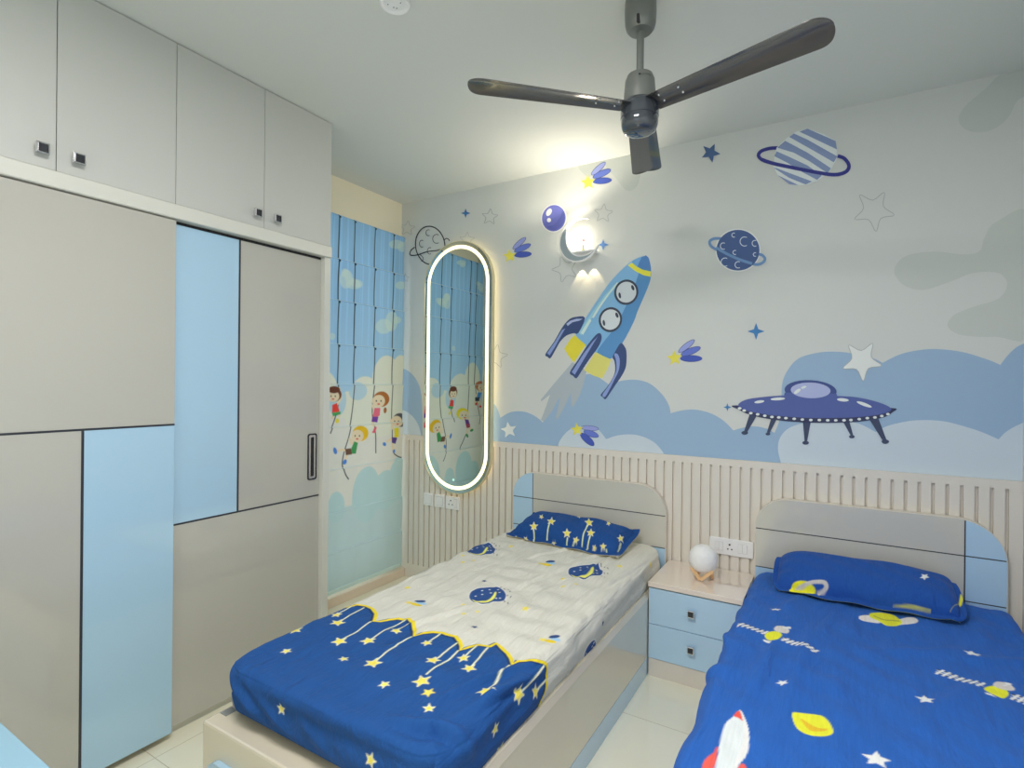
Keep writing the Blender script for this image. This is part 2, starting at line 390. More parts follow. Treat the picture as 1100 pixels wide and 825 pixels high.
# comets: a yellow star with three petals
def comet(T, cx, cy, s, petals=((51, -68, 47, 14, -42), (68, -43, 49, 16, -24), (70, -8, 47, 16, -5)), rot=-95):
    for (dx, dy, rx, ry, a), c in zip(petals, ((142, 152, 206), (94, 112, 190), (64, 84, 170))):
        M.add(ell(cx+dx*s, cy+dy*s, rx*s, ry*s, a), (66, 76, 130), T); M.add(ell(cx+dx*s, cy+dy*s, (rx-2.5)*s, (ry-2.5)*s, a), c, T)
    M.add(star(cx, cy, 36*s, rot, .5, soft=True), (220, 204, 84), T)
comet(R7, 512, 165, 1); comet(R7, 127, 527, .92)
UF = crop(3.929, 700, 330)
comet(UF, 97, 215, .9, petals=((56, -56, 48, 14, -38), (76, -32, 50, 16, -22), (78, 2, 52, 16, 0)))
comet(RB, 275, 697, 1.3, petals=((72, -8, 52, 15, 5), (80, 24, 46, 18, 20), (58, 56, 52, 20, 42)))
# blue ball
M.add(ell(344, 341, 63, 70, 10), (226, 230, 240), R7); M.add(ell(344, 341, 58, 65, 10), (98, 104, 176), R7)
M.add(cat([(312, 384), (345, 372), (376, 335), (388, 302), (398, 340), (380, 380), (345, 400)], True, 4), (86, 92, 166), R7)
M.add(ell(320, 312, 12, 20, 30, 16), (232, 234, 242), R7); M.add(ell(320, 351, 10, 11, 0, 16), (232, 234, 242), R7)
# diamonds
def diamond(T, cx, cy, r, col):
    p = []
    for i in range(4):
        a, b = math.radians(90*i), math.radians(90*i+45)
        p.append((cx+r*math.cos(a), cy+r*math.sin(a))); p.append((cx+r*.36*math.cos(b), cy+r*.36*math.sin(b)))
    M.add(p, col, T)
L1 = crop(7.5, 430, 220)
diamond(R7, 587, 472, 28, (92, 134, 194)); diamond(UF, 441, 102, 36, (62, 118, 172)); diamond(UF, 320, 422, 17, (62, 118, 172)); diamond(L1, 528, 68, 38, (62, 112, 166))
# outline stars
def ostar(T, cx, cy, r, rot, w, col=(150, 156, 158), fill=None, k=.5):
    p = star(cx, cy, r, rot, k, soft=True)
    if fill: M.add(p, fill, T)
    M.add(stroke(p, w, True), col, T)
ostar(R7, 588, 318, 47, -85, 2.2); ostar(R7, 400, 592, 66, -110, 2.4); ostar(R7, 30, 335, 40, -85, 2.2)
ostar(L1, 60, 190, 62, -85, 3); ostar(L1, 722, 98, 66, -85, 2.6); ostar(L1, 540, 282, 62, -88, 2.6); ostar(L1, 40, 590, 34, -85, 2.6)
ostar(crop(4.581, 520, 320), 58, 288, 60, -80, 2.4)
S1 = crop(4.074, 730, 100)
ostar(S1, 850, 515, 92, -60, 3.2, (158, 163, 163)); ostar(UF, 887, 226, 86, -58, 3, (160, 165, 168), (206, 210, 208))
M.add(star(123, 650, 40, -100, .5, soft=True), (206, 212, 212), R8)
M.add(star(136, 262, 44, -65, .45), (70, 96, 138), S1)
# outline planet
PO = (40, 44, 50)
M.add(stroke(ell(243, 328, 118, 155, -8, 40)[0:40], 8.5, True), PO, L1)
M.add(stroke(cat([(118, 342), (90, 365), (78, 395), (92, 408), (140, 404), (220, 378), (300, 368), (380, 340)], False, 5), 8), PO, L1)
M.add(stroke(cat([(355, 285), (372, 272), (390, 278), (398, 292)], False, 4), 7), PO, L1)
def crater(T, cx, cy, rx, ry, w, col, a0=60, a1=310):
    M.add(stroke([(cx+rx*math.cos(math.radians(a)), cy-ry*math.sin(math.radians(a))) for a in range(a0, a1+1, 16)], w), col, T)
for c in ((228, 226, 19, 24), (295, 275, 32, 36), (176, 314, 20, 28), (240, 372, 20, 26)): crater(L1, *c, 4.5, PO)
M.add(stroke(cat([(160, 402), (182, 420), (186, 445), (172, 456)], False, 4), 4.5), PO, L1)
# dark ringed planet
M.add(ell(256, 688, 99, 94, 0, 40), (208, 214, 220), S1)
ring = cat([(180, 637), (150, 638), (132, 652), (148, 678), (225, 712), (320, 748), (358, 746), (374, 727), (362, 710), (347, 706)], False, 6)
M.add(stroke(ring, 12, True), (104, 138, 180), S1)
M.add(ell(256, 688, 94, 89, 0, 40), (68, 90, 136), S1)
for c in ((285, 650, 20, 20), (330, 658, 12, 13), (192, 670, 13, 14), (200, 740, 18, 18), (257, 752, 14, 14), (238, 622, 9, 9), (331, 707, 8, 8), (243, 698, 9, 9)): crater(S1, *c, 3.4, (196, 204, 212))
M.add(stroke(cat([(160, 676), (200, 700), (260, 728), (318, 747)], False, 5), 12), (104, 138, 180), S1)
# striped planet
pl = [(425, 240), (460, 205), (510, 170), (560, 157), (630, 180), (683, 210), (689, 248), (688, 290), (665, 330), (645, 355), (600, 388), (560, 402), (520, 405), (470, 390), (430, 360), (412, 325), (415, 285)]
M.add(stroke(cat([(432, 241), (395, 243), (358, 255), (346, 276), (372, 298), (450, 318)], False, 5), 15), (52, 56, 128), S1)
M.add(pl, (204, 210, 216), S1)
SC = (126, 142, 178)
for q in ([(525, 170), (560, 157), (683, 211), (689, 248)], [(480, 193), (500, 178), (560, 205), (690, 278), (675, 304), (590, 255)],
          [(428, 240), (462, 210), (560, 262), (662, 330), (648, 352), (570, 300), (500, 262)], [(415, 277), (425, 256), (480, 280), (560, 318), (622, 362), (602, 381), (540, 348), (470, 305)],
          [(412, 328), (425, 330), (500, 358), (580, 388), (552, 401), (480, 372)], [(430, 360), (470, 380), (520, 404), (480, 400)]):
    M.add(q, SC, S1)
M.add(stroke(cat([(360, 292), (400, 306), (450, 318), (600, 348), (680, 358), (728, 345), (741, 318), (722, 288), (692, 276)], False, 5), 16), (52, 56, 128), S1)
# flying saucer
LG = (58, 68, 94)
for q, e in (([(415, 448), (447, 452), (404, 526), (391, 522)], (393, 530, 14, 8)), ([(506, 465), (531, 467), (498, 531), (487, 528)], (491, 535, 10, 6)), ([(638, 480), (672, 480), (656, 568), (646, 568)], (650, 572, 14, 8)),
             ([(806, 480), (834, 480), (851, 542), (841, 543)], (845, 546, 12, 7)), ([(918, 472), (957, 470), (991, 560), (975, 563)], (986, 567, 16, 9))):
    M.add(q, LG, UF); M.add(ell(*e, n=16), LG, UF)
M.add(cat([(361, 414), (370, 433), (420, 455), (520, 475), (660, 487), (800, 487), (900, 480), (980, 464), (1012, 446), (1010, 425), (700, 440)], True, 5), (52, 58, 88), UF)
M.add(cat([(366, 413), (400, 390), (480, 378), (565, 372), (670, 368), (780, 374), (870, 381), (960, 402), (1011, 428), (985, 447), (900, 461), (780, 467), (640, 466), (500, 455), (400, 436)], True, 5), (78, 92, 150), UF)
M.add(ell(671, 352, 110, 44, 3), (62, 76, 130), UF); M.add([(562, 360), (780, 365), (790, 395), (680, 410), (555, 392)], (78, 92, 150), UF); M.add(ell(671, 351, 84, 33, 2), (160, 168, 204), UF)
M.add(ell(615, 355, 17, 7, -35, 12), (205, 212, 222), UF); M.add(ell(642, 338, 12, 5, -20, 12), (205, 212, 222), UF)
for x, y in zip((372, 391, 419, 448, 478, 508, 537, 567, 602, 636, 672, 708, 743, 777, 812, 841, 876, 910, 942, 971, 997), (427, 436, 447, 452, 458, 463, 465, 468, 471, 474, 476, 476, 477, 477, 477, 476, 472, 468, 465, 459, 451)):
    M.add(ell(x, y, 8, 5.5, 0, 12), (206, 212, 220), UF)
for e in ((455, 399, 21, 6, -8), (533, 387, 31, 6, -3), (807, 391, 25, 7, 5), (897, 410, 34, 7, 20)): M.add(ell(*e, n=16), (206, 214, 224), UF)
me = bpy.data.meshes.new('wall_back'); me.from_pydata(M.v, [], M.f); me.polygons.foreach_set('material_index', M.m); me.update()
ow = bpy.data.objects.new('wall_back', me); COL.objects.link(ow)
for m in M.mats: me.materials.append(m)
struct(ow)

# fluted panelling on the lower back wall
mb = MB()
G1X = .616; PITCHG = .0491
mb.box((XL+.002, D-.004, .0), (XR-.002, D, ZP-.004))
gx = [G1X-PITCHG*k for k in range(68)]
gx = [g for g in gx if g > XL+.07]
GW = .0062
y0, y1 = PANEL_Y, D-.0035
edges = [XL+.001]+sorted(gx)+[XR-.001]
for i in range(len(edges)-1):
    a = edges[i]+(GW if i > 0 else 0); b = edges[i+1]-(GW if i < len(edges)-2 else 0)
    mb.box((a, y0, .098), (b, y1, 1.002))
mb.box((XL+.001, y0, .0), (XR-.001, y1, .098)).box((XL+.001, y0, 1.002), (XR-.001, y1, ZP))
tag(mb.build('trim_1', m_panel), kind='structure')

# ================================================================== WARDROBE
W0 = -.39
ward = empty('wardrobe', ((XL+XW)/2, (W0+YW)/2, 0), 'tall taupe and light blue sliding wardrobe with loft cupboards along the left side', 'wardrobe')
mb = MB()
XB = XL+.004
mb.box((XB, W0, 0), (XW, W0+.036, 2.055)).box((XB, YW-.037, 0), (XW, YW, 2.055))
mb.box((XB, W0+.036, 0), (XB+.012, YW-.037, 2.055)).box((XB, W0+.036, .0), (XW-.05, YW-.037, .028))
mb.build('body', m_fascia, ward)
MB().box((XB, W0, 2.055), (XW+.012, YW, 2.112), .005).build('fascia', m_fascia, ward)
MB().box((XB, W0, 2.113), (XW-.019, YW, H-.001)).build('loft_body', m_loft, ward)
ld = [W0, -.01, .37, .749, 1.128, 1.509, YW]
def square_knob(parent, x, y, z, face='x', s=.017):
    """square chrome knob with a black insert; face gives the way it looks"""
    m = MB()
    def bx(a0, a1, r, b=0):
        if face == 'x': m.box((x+a0, y-r, z-r), (x+a1, y+r, z+r), b)
        else: m.box((x-r, y-a1, z-r), (x+r, y-a0, z+r), b)
    bx(0, .016, s*.55); bx(.014, .026, s, .0015)
    k = m.build('knob', m_chrome, parent)
    m = MB()
    if face == 'x': m.box((x+.0255, y-s*.74, z-s*.74), (x+.0275, y+s*.74, z+s*.74))
    else: m.box((x-s*.74, y-.0275, z-s*.74), (x+s*.74, y-.0255, z+s*.74))
    m.build('insert', m_black, k); tag(k, 'chrome knob with black square face')
    return k
kn = {0: None, 1: (-.055,), 2: (.33-.375+.0,), 3: None}
for i in range(6):
    a, b = ld[i]+.0012, ld[i+1]-.0012
    d = MB().box((XW-.018, a, 2.1145), (XW, b, H-.004), .001).build('loft_door', m_loft, ward)
    ky = b-.041 if i % 2 == 0 else a+.055
    square_knob(d, XW, ky, 2.171, s=.0178)
# sliding doors (front one in the middle, rear ones at the ends)
def sdoor(yo0, yo1, x1, z0, z1, zones, lines, hy=None):
    d = MB().box((x1-.022, yo0, z0), (x1-.002, yo1, z1)).build('sliding_door', m_edge, ward)
    for (a, b, c, e, m) in zones:
        MB().box((x1-.0025, a, c), (x1, b, e), .0006, 1).build('door_panel', m, d)
    for (a, b, c, e) in lines:
        MB().box((x1-.003, a, c), (x1+.0008, b, e)).build('inlay', m_line, d)
    if hy:
        a, b = hy; zc = (.926+1.159)/2; hh = .1165
        def slot(w, h, r, x): return [(p[0], p[1]) for p in rrect(a+w, b-w, zc-hh+h, zc+hh-h, r, r, r, r, 5)]
        h = MB().ringprism(slot(0, 0, .012, 0), slot(.007, .007, .008, 0), x1-.001, x1+.004, 0).build('handle', m_black, d)
        MB().ringprism(slot(.007, .007, .008, 0), slot(.018, .018, .004, 0), x1-.001, x1+.003, 0).build('handle_rim', m_chrome, h)
        MB().prism(slot(.018, .018, .004, 0), x1-.001, x1+.0006, 0).build('handle_slot', m_dark, h)
    return d
LW = .005
XF = XW; XR2 = XW-.028
sdoor(.36, 1.131, XF, .03, 2.050, [(.36, 1.131, 1.25, 2.050, m_taupe), (.36, .8255, .03, 1.243, m_taupe), (.8335, 1.131, .03, 1.243, m_blue)], [(.36, 1.131, 1.243, 1.25), (.8255, .8335, .03, 1.243)])
sdoor(1.10, 1.848, XR2, .034, 2.043, [(1.10, 1.409, .846, 2.043, m_blue), (1.417, 1.848, .846, 2.043, m_taupe), (1.10, 1.848, .034, .839, m_taupe)], [(1.409, 1.417, .846, 2.043), (1.10, 1.848, .839, .846)], hy=(1.777, 1.832))
sdoor(W0+.038, .39, XR2, .034, 2.043, [(W0+.038, .39, .846, 2.043, m_taupe), (W0+.038, .39, .034, .839, m_blue)], [(W0+.038, .39, .839, .846)])
MB().box((XR2-.02, W0+.037, 2.0435), (XR2-.001, YW-.038, 2.0545)).build('track', m_dark, ward)

# ================================================================== BLIND on the left wall
CX = -2.722
def refl(px, py):
    """point of the blind that the wall mirror shows at photo pixel"""
    ym = 2.947
    p = at(px, py, 0, CX); return (2*ym-p.y, p.z)
def onb(T): return lambda p: (lambda w: (w.y, w.z))(at(*T(p), 0, CX))
def onm(T): return lambda p: refl(*T(p))
# ---- painter: polygons rasterised softly onto points
def inside(px, py, poly):
    c = np.zeros(px.shape, bool); n = len(poly); j = n-1
    for i in range(n):
        xi, yi = poly[i]; xj, yj = poly[j]
        if yi != yj:
            c ^= ((yi > py) != (yj > py)) & (px < (xj-xi)*(py-yi)/(yj-yi)+xi)
        j = i
    return c
def sdist(px, py, poly):
    d = np.full(px.shape, 1e9); n = len(poly)
    for i in range(n):
        x0, y0 = poly[i]; x1, y1 = poly[(i+1) % n]; dx, dy = x1-x0, y1-y0; L = dx*dx+dy*dy
        t = np.clip(((px-x0)*dx+(py-y0)*dy)/L, 0, 1) if L > 1e-12 else 0
        d = np.minimum(d, (px-x0-t*dx)**2+(py-y0-t*dy)**2)
    d = np.sqrt(d); return np.where(inside(px, py, poly), -d, d)
class Paint:
    def __init__(s, u, v, basecol, aa=.0022, g=GAIN):
        s.u, s.v, s.aa, s.g = u, v, aa, g
        s.c = np.tile(np.array(alb(basecol, g)), (len(u), 1)) if isinstance(basecol, tuple) else basecol
    def poly(s, pts, col, T=None, alpha=1):
        if T: pts = [T(p) for p in pts]
        a = np.array(pts); lo, hi = a.min(0)-s.aa, a.max(0)+s.aa
        idx = np.nonzero((s.u > lo[0]) & (s.u < hi[0]) & (s.v > lo[1]) & (s.v < hi[1]))[0]
        if not len(idx): return
        d = sdist(s.u[idx], s.v[idx], [tuple(q) for q in pts])
        w = np.clip(.5-d/s.aa, 0, 1)[:, None]*alpha
        s.c[idx] = s.c[idx]*(1-w)+np.array(alb(col, s.g))*w
def setcol(me, c):
    at_ = me.color_attributes.new('print', 'FLOAT_COLOR', 'POINT')
    a = np.ones((len(c), 4), np.float32); a[:, :3] = c; at_.data.foreach_set('color', a.ravel())
def grid_mesh(name, P, nu, nv, closed=False):
    me = bpy.data.meshes.new(name); me.vertices.add(len(P)); me.vertices.foreach_set('co', P.astype(np.float32).ravel())
    i, j = np.meshgrid(np.arange(nu-1), np.arange(nv-1), indexing='ij'); a = (i*nv+j).ravel()
    F = np.stack([a, a+nv, a+nv+1, a+1], 1)
    return fill_mesh(me, F)
def fill_mesh(me, F):
    n = len(F); me.loops.add(4*n); me.loops.foreach_set('vertex_index', F.astype(np.int32).ravel())
    me.polygons.add(n); me.polygons.foreach_set('loop_start', np.arange(0, 4*n, 4, dtype=np.int32))
    me.polygons.foreach_set('use_smooth', np.ones(n, bool)); me.update(); me.validate(); return me

SEAMS = [2.485, 2.206, 1.942, 1.662, 1.406, 1.134, .865, .589, .337, .08]
CY0, CY1 = 1.893, 2.966
blind = empty('roman_blind', (CX, (CY0+CY1)/2, SEAMS[0]), 'pale blue roman blind printed with children swinging on ropes, hanging left of the oval mirror', 'blind')
nu, nv = int((CY1-CY0)/.004), int((SEAMS[0]-SEAMS[-1])/.004)
ys, zs = np.linspace(CY0, CY1, nu), np.linspace(SEAMS[0], SEAMS[-1], nv)
Y, Z = np.meshgrid(ys, zs, indexing='ij'); Yf, Zf = Y.ravel(), Z.ravel()
sa = np.array(SEAMS[::-1]); k = np.clip(np.searchsorted(sa, Zf)-1, 0, len(sa)-2); tt = (Zf-sa[k])/(sa[k+1]-sa[k])
Xf = CX+.010*tt**1.5*np.where(tt > .985, 0, 1)+.0035*np.sin(Yf*17+k*1.3)*np.sin(math.pi*tt)+.003*np.sin(Yf*41+k*.7)*np.where(Zf < .9, 1, .3)
basez = np.zeros((len(Yf), 3))
cols = [(-1, (172, 192, 196)), (.6, (176, 196, 198)), (.62, (204, 204, 196)), (1.25, (206, 205, 198)), (1.33, (158, 190, 212)), (1.8, (144, 182, 212)), (3, (122, 168, 206))]
zz = np.array([c[0] for c in cols]); cc = np.array([alb(c[1]) for c in cols])
for q in range(3): basez[:, q] = np.interp(Zf, zz, cc[:, q])
st = (np.sin(Yf*2*math.pi/.062)+.6*np.sin(Yf*2*math.pi/.027+1)); w = np.clip((Zf-1.5)/.5, 0, 1)*np.where(st > .5, .13, 0)
basez = basez*(1+w[:, None])
pt = Paint(Yf, Zf, basez, .005)
S5 = crop(3.75, 340, 400); S4 = crop(3.75, 340, 200); K = crop(6.88, 345, 400); KM = crop(5.886, 450, 400); MM = crop(8.247, 450, 250)
CR = (206, 208, 194)
def cloudb(T, lst, col, alpha=1):
    for e in lst: pt.poly(ell(*e), col, T, alpha)
# cream clouds high up, cream cloud bank, aqua bank at the foot
TB, TM = onb(S4), onm(MM)
cloudb(TB, [(118, 375, 26, 38), (150, 395, 34, 20), (110, 350, 14, 18), (270, 565, 34, 30), (300, 545, 24, 40), (320, 540, 18, 14), (336, 400, 22, 16), (318, 235, 30, 18), (345, 245, 22, 20), (64, 605, 12, 14)], (190, 208, 202), .6)
cloudb(TM, [(370, 265, 40, 22), (385, 285, 22, 22), (205, 610, 46, 30), (240, 570, 22, 34), (545, 480, 26, 34), (565, 510, 22, 22), (520, 450, 20, 18)], (190, 208, 202), .6)
for e in ((2.80, 1.44, .14, .17), (2.94, 1.40, .12, .22), (2.60, 1.33, .13, .13), (2.45, 1.27, .12, .09), (2.22, 1.36, .15, .14), (2.05, 1.40, .12, .2), (2.72, 1.2, .3, .16)): pt.poly(ell(*e), CR)
for e in ((2.53, 1.36, .08, .06), (2.36, 1.30, .07, .1)): pt.poly(ell(*e), (160, 190, 208), None, .8)
for e in ((2.62, .66, .13, .19), (2.80, .66, .12, .14), (2.93, .72, .1, .16), (2.36, .62, .07, .1), (2.16, .68, .12, .16), (2.02, .62, .1, .12)): pt.poly(ell(*e), (170, 196, 198))
SKN = (232, 196, 168)
def rope(pts, T, w=.008):
    q = [T(p) for p in pts]; q = cat(q, False, 6); pt.poly(stroke(q, w), (44, 50, 54))
B, KB, MB_ = onb(S5), onb(K), onm(KM)
def vrope(yt, yb):
    # the rope drawn down each slat, jogging a little at every seam
    for a, b in zip(SEAMS, SEAMS[1:]):
        if b < 1.35: break
        ya, yc = [yt+(yb-yt)*(SEAMS[0]-z)/(SEAMS[0]-1.406) for z in (a, b)]
        pt.poly([(ya-.0045, a), (ya+.0045, a), (yc+.0035, b), (yc-.0055, b)], (40, 48, 54))
        pt.poly([(ya-.004, a), (ya+.012, a-.004), (ya+.012, a-.018), (ya-.004, a-.022)], (40, 48, 54))
for y, q in zip((2.36, 2.488, 2.672, 2.852), ((121, 92), (241, 90), (388, 96), (523, 92))): vrope(y, KB(q)[0])
rope([(121, 92), (122, 230), (100, 340), (62, 452)], KB)
rope([(241, 90), (232, 260), (205, 440), (165, 590), (155, 680), (172, 750), (196, 790)], KB)
rope([(388, 96), (376, 260), (384, 370), (400, 470), (404, 598)], KB)
rope([(523, 92), (520, 330), (520, 480), (530, 580), (555, 615), (602, 633)], KB)
ry = [TM((200, 320))[0], TM((290, 320))[0], TM((458, 320))[0], TM((512, 320))[0]]
for y, q in ((ry[2], (312, 84)), (ry[3], (350, 84))): vrope(y, MB_(q)[0])
rope([(312, 84), (312, 120), (308, 270), (300, 370), (258, 488)], MB_); rope([(350, 84), (354, 110), (362, 180), (382, 270), (380, 328)], MB_)
def kid(T, hair, shirt, short, shoe, head, body, hip, arms, legs, feet, hs=1, cap=None):
    hx, hy, hr = head
    for a in arms: pt.poly(stroke(a, 18*hs), SKN, T)
    for l in legs: pt.poly(stroke(l, 18*hs), SKN, T)
    for f in feet: pt.poly(ell(*f), shoe, T)
    pt.poly(ell(hx, hy, hr*1.16, hr*1.1), hair, T)
    pt.poly(ell(hx+cap[0], hy+cap[1], hr*.9, hr*.88), SKN, T)
    pt.poly(body, shirt, T); pt.poly(hip, short, T)
    ex, ey = hx+cap[0], hy+cap[1]
    for dx in (-.34, .3): pt.poly(ell(ex+dx*hr, ey-.02*hr, hr*.09, hr*.13, 0, 10), (52, 42, 38), T)
    pt.poly(ell(ex-.02*hr, ey+.42*hr, hr*.2, hr*.11, 0, 12), (196, 84, 76), T)
# boy with yellow hair and green shirt
kid(KB, (232, 172, 40), (66, 140, 84), (104, 78, 62), (72, 124, 196), (285, 452, 52), [(240, 510), (268, 520), (255, 600), (212, 603), (218, 560)], [(172, 565), (215, 560), (225, 606), (178, 612)],
    [[(245, 520), (210, 500), (200, 485)], [(240, 530), (205, 520)]], [[(185, 580), (150, 570), (115, 582)], [(190, 600), (172, 650)]], [(102, 580, 13, 26, -15), (172, 662, 13, 20, 25)], cap=(-22, 18))
# girl with brown hair and pink top
pt.poly(ell(470, 280, 12, 22), (150, 92, 48), KB)
kid(KB, (160, 98, 50), (236, 104, 124), (112, 64, 150), (226, 92, 110), (440, 198, 52), [(392, 262), (432, 262), (430, 318), (398, 340), (380, 325)], [(378, 328), (420, 328), (414, 370), (372, 365)],
    [[(392, 280), (380, 250), (382, 235)], [(425, 285), (395, 305), (380, 310)]], [[(382, 362), (380, 400)]], [(392, 420, 9, 22, 20), (385, 440, 12, 8, 0)], cap=(-20, 14))
# child with red shirt and glasses
kid(KB, (110, 66, 44), (214, 66, 56), (72, 148, 84), (226, 200, 60), (88, 165, 48), [(78, 240), (112, 226), (132, 290), (78, 300)], [(78, 300), (140, 288), (138, 310), (85, 325)],
    [[(112, 240), (138, 190), (122, 110)], [(80, 272), (120, 250)]], [[(84, 320), (80, 345)], [(128, 308), (130, 330)]], [(118, 358, 13, 19, 0)], cap=(-4, 12))
pt.poly(ell(88, 128, 44, 26), (96, 56, 40), KB)
# boy with dark hair and yellow shirt
kid(KB, (76, 76, 80), (236, 198, 44), (86, 66, 130), (72, 124, 196), (582, 352, 46), [(535, 410), (568, 408), (570, 478), (535, 484)], [(516, 478), (558, 482), (545, 528), (518, 520)],
    [[(540, 430), (518, 410), (520, 345)]], [[(520, 485), (480, 515)], [(524, 520), (532, 575)]], [(463, 530, 12, 15, -30), (536, 583, 8, 14, 15)], cap=(-24, 10))
# two more swingers further left, seen in the mirror
kid(MB_, (236, 196, 50), (96, 62, 130), (150, 66, 90), (60, 140, 80), (276, 262, 34), [(284, 295), (308, 300), (318, 335), (296, 345)], [(290, 325), (318, 325), (318, 348), (298, 352)],
    [[(300, 300), (308, 275)]], [[(305, 345), (300, 390)], [(312, 340), (325, 362)]], [(302, 400, 7, 13, -20), (330, 366, 12, 8, -30)], hs=.8, cap=(10, 10))
kid(MB_, (176, 110, 76), (76, 138, 206), (56, 66, 80), (214, 70, 66), (388, 88, 30), [(368, 125), (392, 128), (382, 165), (362, 158)], [(350, 158), (380, 158), (378, 182), (352, 182)],
    [[(370, 135), (352, 150)], [(395, 130), (372, 110)]], [[(356, 175), (350, 200)], [(372, 180), (382, 212)]], [(358, 200, 6, 9, 0), (387, 216, 9, 7, 0)], hs=.8, cap=(6, 10))
P = np.stack([Xf, Yf, Zf], 1)
me = grid_mesh('fabric', P, nu, nv); setcol(me, pt.c)
ob = link('fabric', me, m_curtain, blind)
for s in SEAMS[1:-1]:
    mm = MB().cyl((CX+.0035, CY0, s), (CX+.0035, CY1, s), .0017, n=8); mm.build('pleat_rod', mat('pale_seam', (190, 206, 210), .6), blind, True)
MB().box((CX-.05, CY0, SEAMS[0]-.03), (CX-.004, CY1, SEAMS[0]+.0)).build('head_rail', m_white, blind)
MB().box((CX-.004, CY0+.01, SEAMS[-1]-.004), (CX+.008, CY1-.01, SEAMS[-1]+.02), .002).build('bottom_bar', mat('aqua_hem', (186, 206, 202), .8), blind)

# ================================================================== OVAL MIRROR
MX0, MX1, MZ0, MZ1 = -2.508, -1.930, .664, 2.388
def stad(ins, n=28):
    r = (MX1-MX0)/2-ins; cx = (MX0+MX1)/2; out = []
    for i in range(n+1): a = math.pi*i/n; out.append((cx+r*math.cos(a), MZ1-(MX1-MX0)/2+r*math.sin(a)))
    for i in range(n+1): a = math.pi+math.pi*i/n; out.append((cx+r*math.cos(a), MZ0+(MX1-MX0)/2+r*math.sin(a)))
    return out
mir = empty('wall_mirror', ((MX0+MX1)/2, D-.03, MZ0), 'tall pill-shaped wall mirror with a glowing warm light band', 'mirror')
MB().ringprism(stad(.0), stad(.004), 2.942, 2.974).build('frame', m_gold, mir)
MB().ringprism(stad(.0041), stad(.028), 2.947, 2.953).build('outer_glass', m_mirror, mir)
MB().ringprism(stad(.028), stad(.052), 2.946, 2.953).build('light_band', m_led, mir)
MB().prism(stad(.052), 2.947, 2.953).build('glass', m_mirror, mir)
MB().prism(stad(.0042), 2.9532, 2.970).build('back_plate', m_white, mir)
MB().ringprism(stad(.03), stad(.04), 2.970, PANEL_Y-.001).build('backlight', m_ledback, mir)
tq = at(487, 515.5, 1, 2.947)
MB().cyl((tq.x, 2.9455, tq.z), (tq.x, 2.948, tq.z), .008, n=20).build('touch_button', mat('touch_glow', (170, 240, 215), .4, emit=(170, 240, 215), estr=.9), mir)

# ================================================================== SWITCH PLATES
def plate_obj(name, x0, x1, z0, z1, label, group=None, parts=()):
    e = empty(name, ((x0+x1)/2, PANEL_Y, (z0+z1)/2), label, 'switch plate' if name == 'switch_plate' else 'socket', group)
    MB().box((x0, PANEL_Y-.012, z0), (x1, PANEL_Y, z1), .003).build('plate', m_white, e)
    for kind, a, b, c, d in parts:
        if kind == 'rocker':
            MB().box((a, PANEL_Y-.0155, c), (b, PANEL_Y-.0118, d), .0015).build('rocker', m_white, e)
        elif kind == 'rim':
            MB().box((a, PANEL_Y-.0124, c), (b, PANEL_Y-.0119, d)).build('rocker_surround', mat('plate_gap', (176, 178, 176), .5), e)
        else:
            MB().cyl((a, PANEL_Y-.0126, c), (a, PANEL_Y-.0115, c), b, n=14).build('socket_hole', m_hole, e)
    return e
def qx(px, py): w = at(px, py, 1, PANEL_Y-.01); return w.x, w.z
g3 = 'small switch plates under the mirror'
T12 = crop(12.22, 430, 510)
def span(a, b, c, d):
    p, q = qx(*T12((a, c))), qx(*T12((b, d)))
    r, s = qx(*T12((a, d))), qx(*T12((b, c)))
    return p[0], q[0], (r[1]+q[1])/2, (p[1]+s[1])/2
x0, x1, z0, z1 = -2.517, -2.428, .553, .641
x0 = qx(*T12((308, 320)))[0]; x1 = qx(*T12((430, 330)))[0]; zc = qx(*T12((370, 322)))[1]; hh = .045
plate_obj('switch_plate', x0, x1, zc-hh, zc+hh, 'leftmost small white switch plate under the oval mirror', g3, [('rim', x0+.012, x1-.012, zc-.03, zc+.03), ('rocker', x0+.014, x1-.014, zc-.028, zc+.028)])
x0 = qx(*T12((450, 340)))[0]; x1 = qx(*T12((580, 350)))[0]
plate_obj('switch_plate', x0, x1, zc-hh, zc+hh, 'middle small white switch plate under the oval mirror', g3, [('rim', x0+.012, x1-.012, zc-.03, zc+.03), ('rocker', x0+.014, x1-.014, zc-.028, zc+.028), ('hole', x0+.035, .0028, zc-.018, 0), ('hole', x0+.05, .0028, zc-.018, 0)])
x0 = qx(*T12((595, 370)))[0]; x1 = qx(*T12((772, 390)))[0]
plate_obj('wall_socket', x0, x1, zc-hh, zc+hh, 'white wall socket with switch, rightmost plate under the oval mirror', None, [('hole', x0+.045, .005, zc+.016, 0), ('hole', x0+.03, .004, zc-.012, 0), ('hole', x0+.06, .004, zc-.012, 0), ('rim', x1-.045, x1-.014, zc-.03, zc+.03), ('rocker', x1-.043, x1-.016, zc-.028, zc+.028)])
T11 = crop(11, 730, 565)
x0 = qx(*T11((352, 220)))[0]; x1 = qx(*T11((872, 290)))[0]; zt_, zb_ = qx(*T11((600, 155)))[1], qx(*T11((600, 350)))[1]; zc = (zt_+zb_)/2; hh = (zt_-zb_)/2
w_ = x1-x0
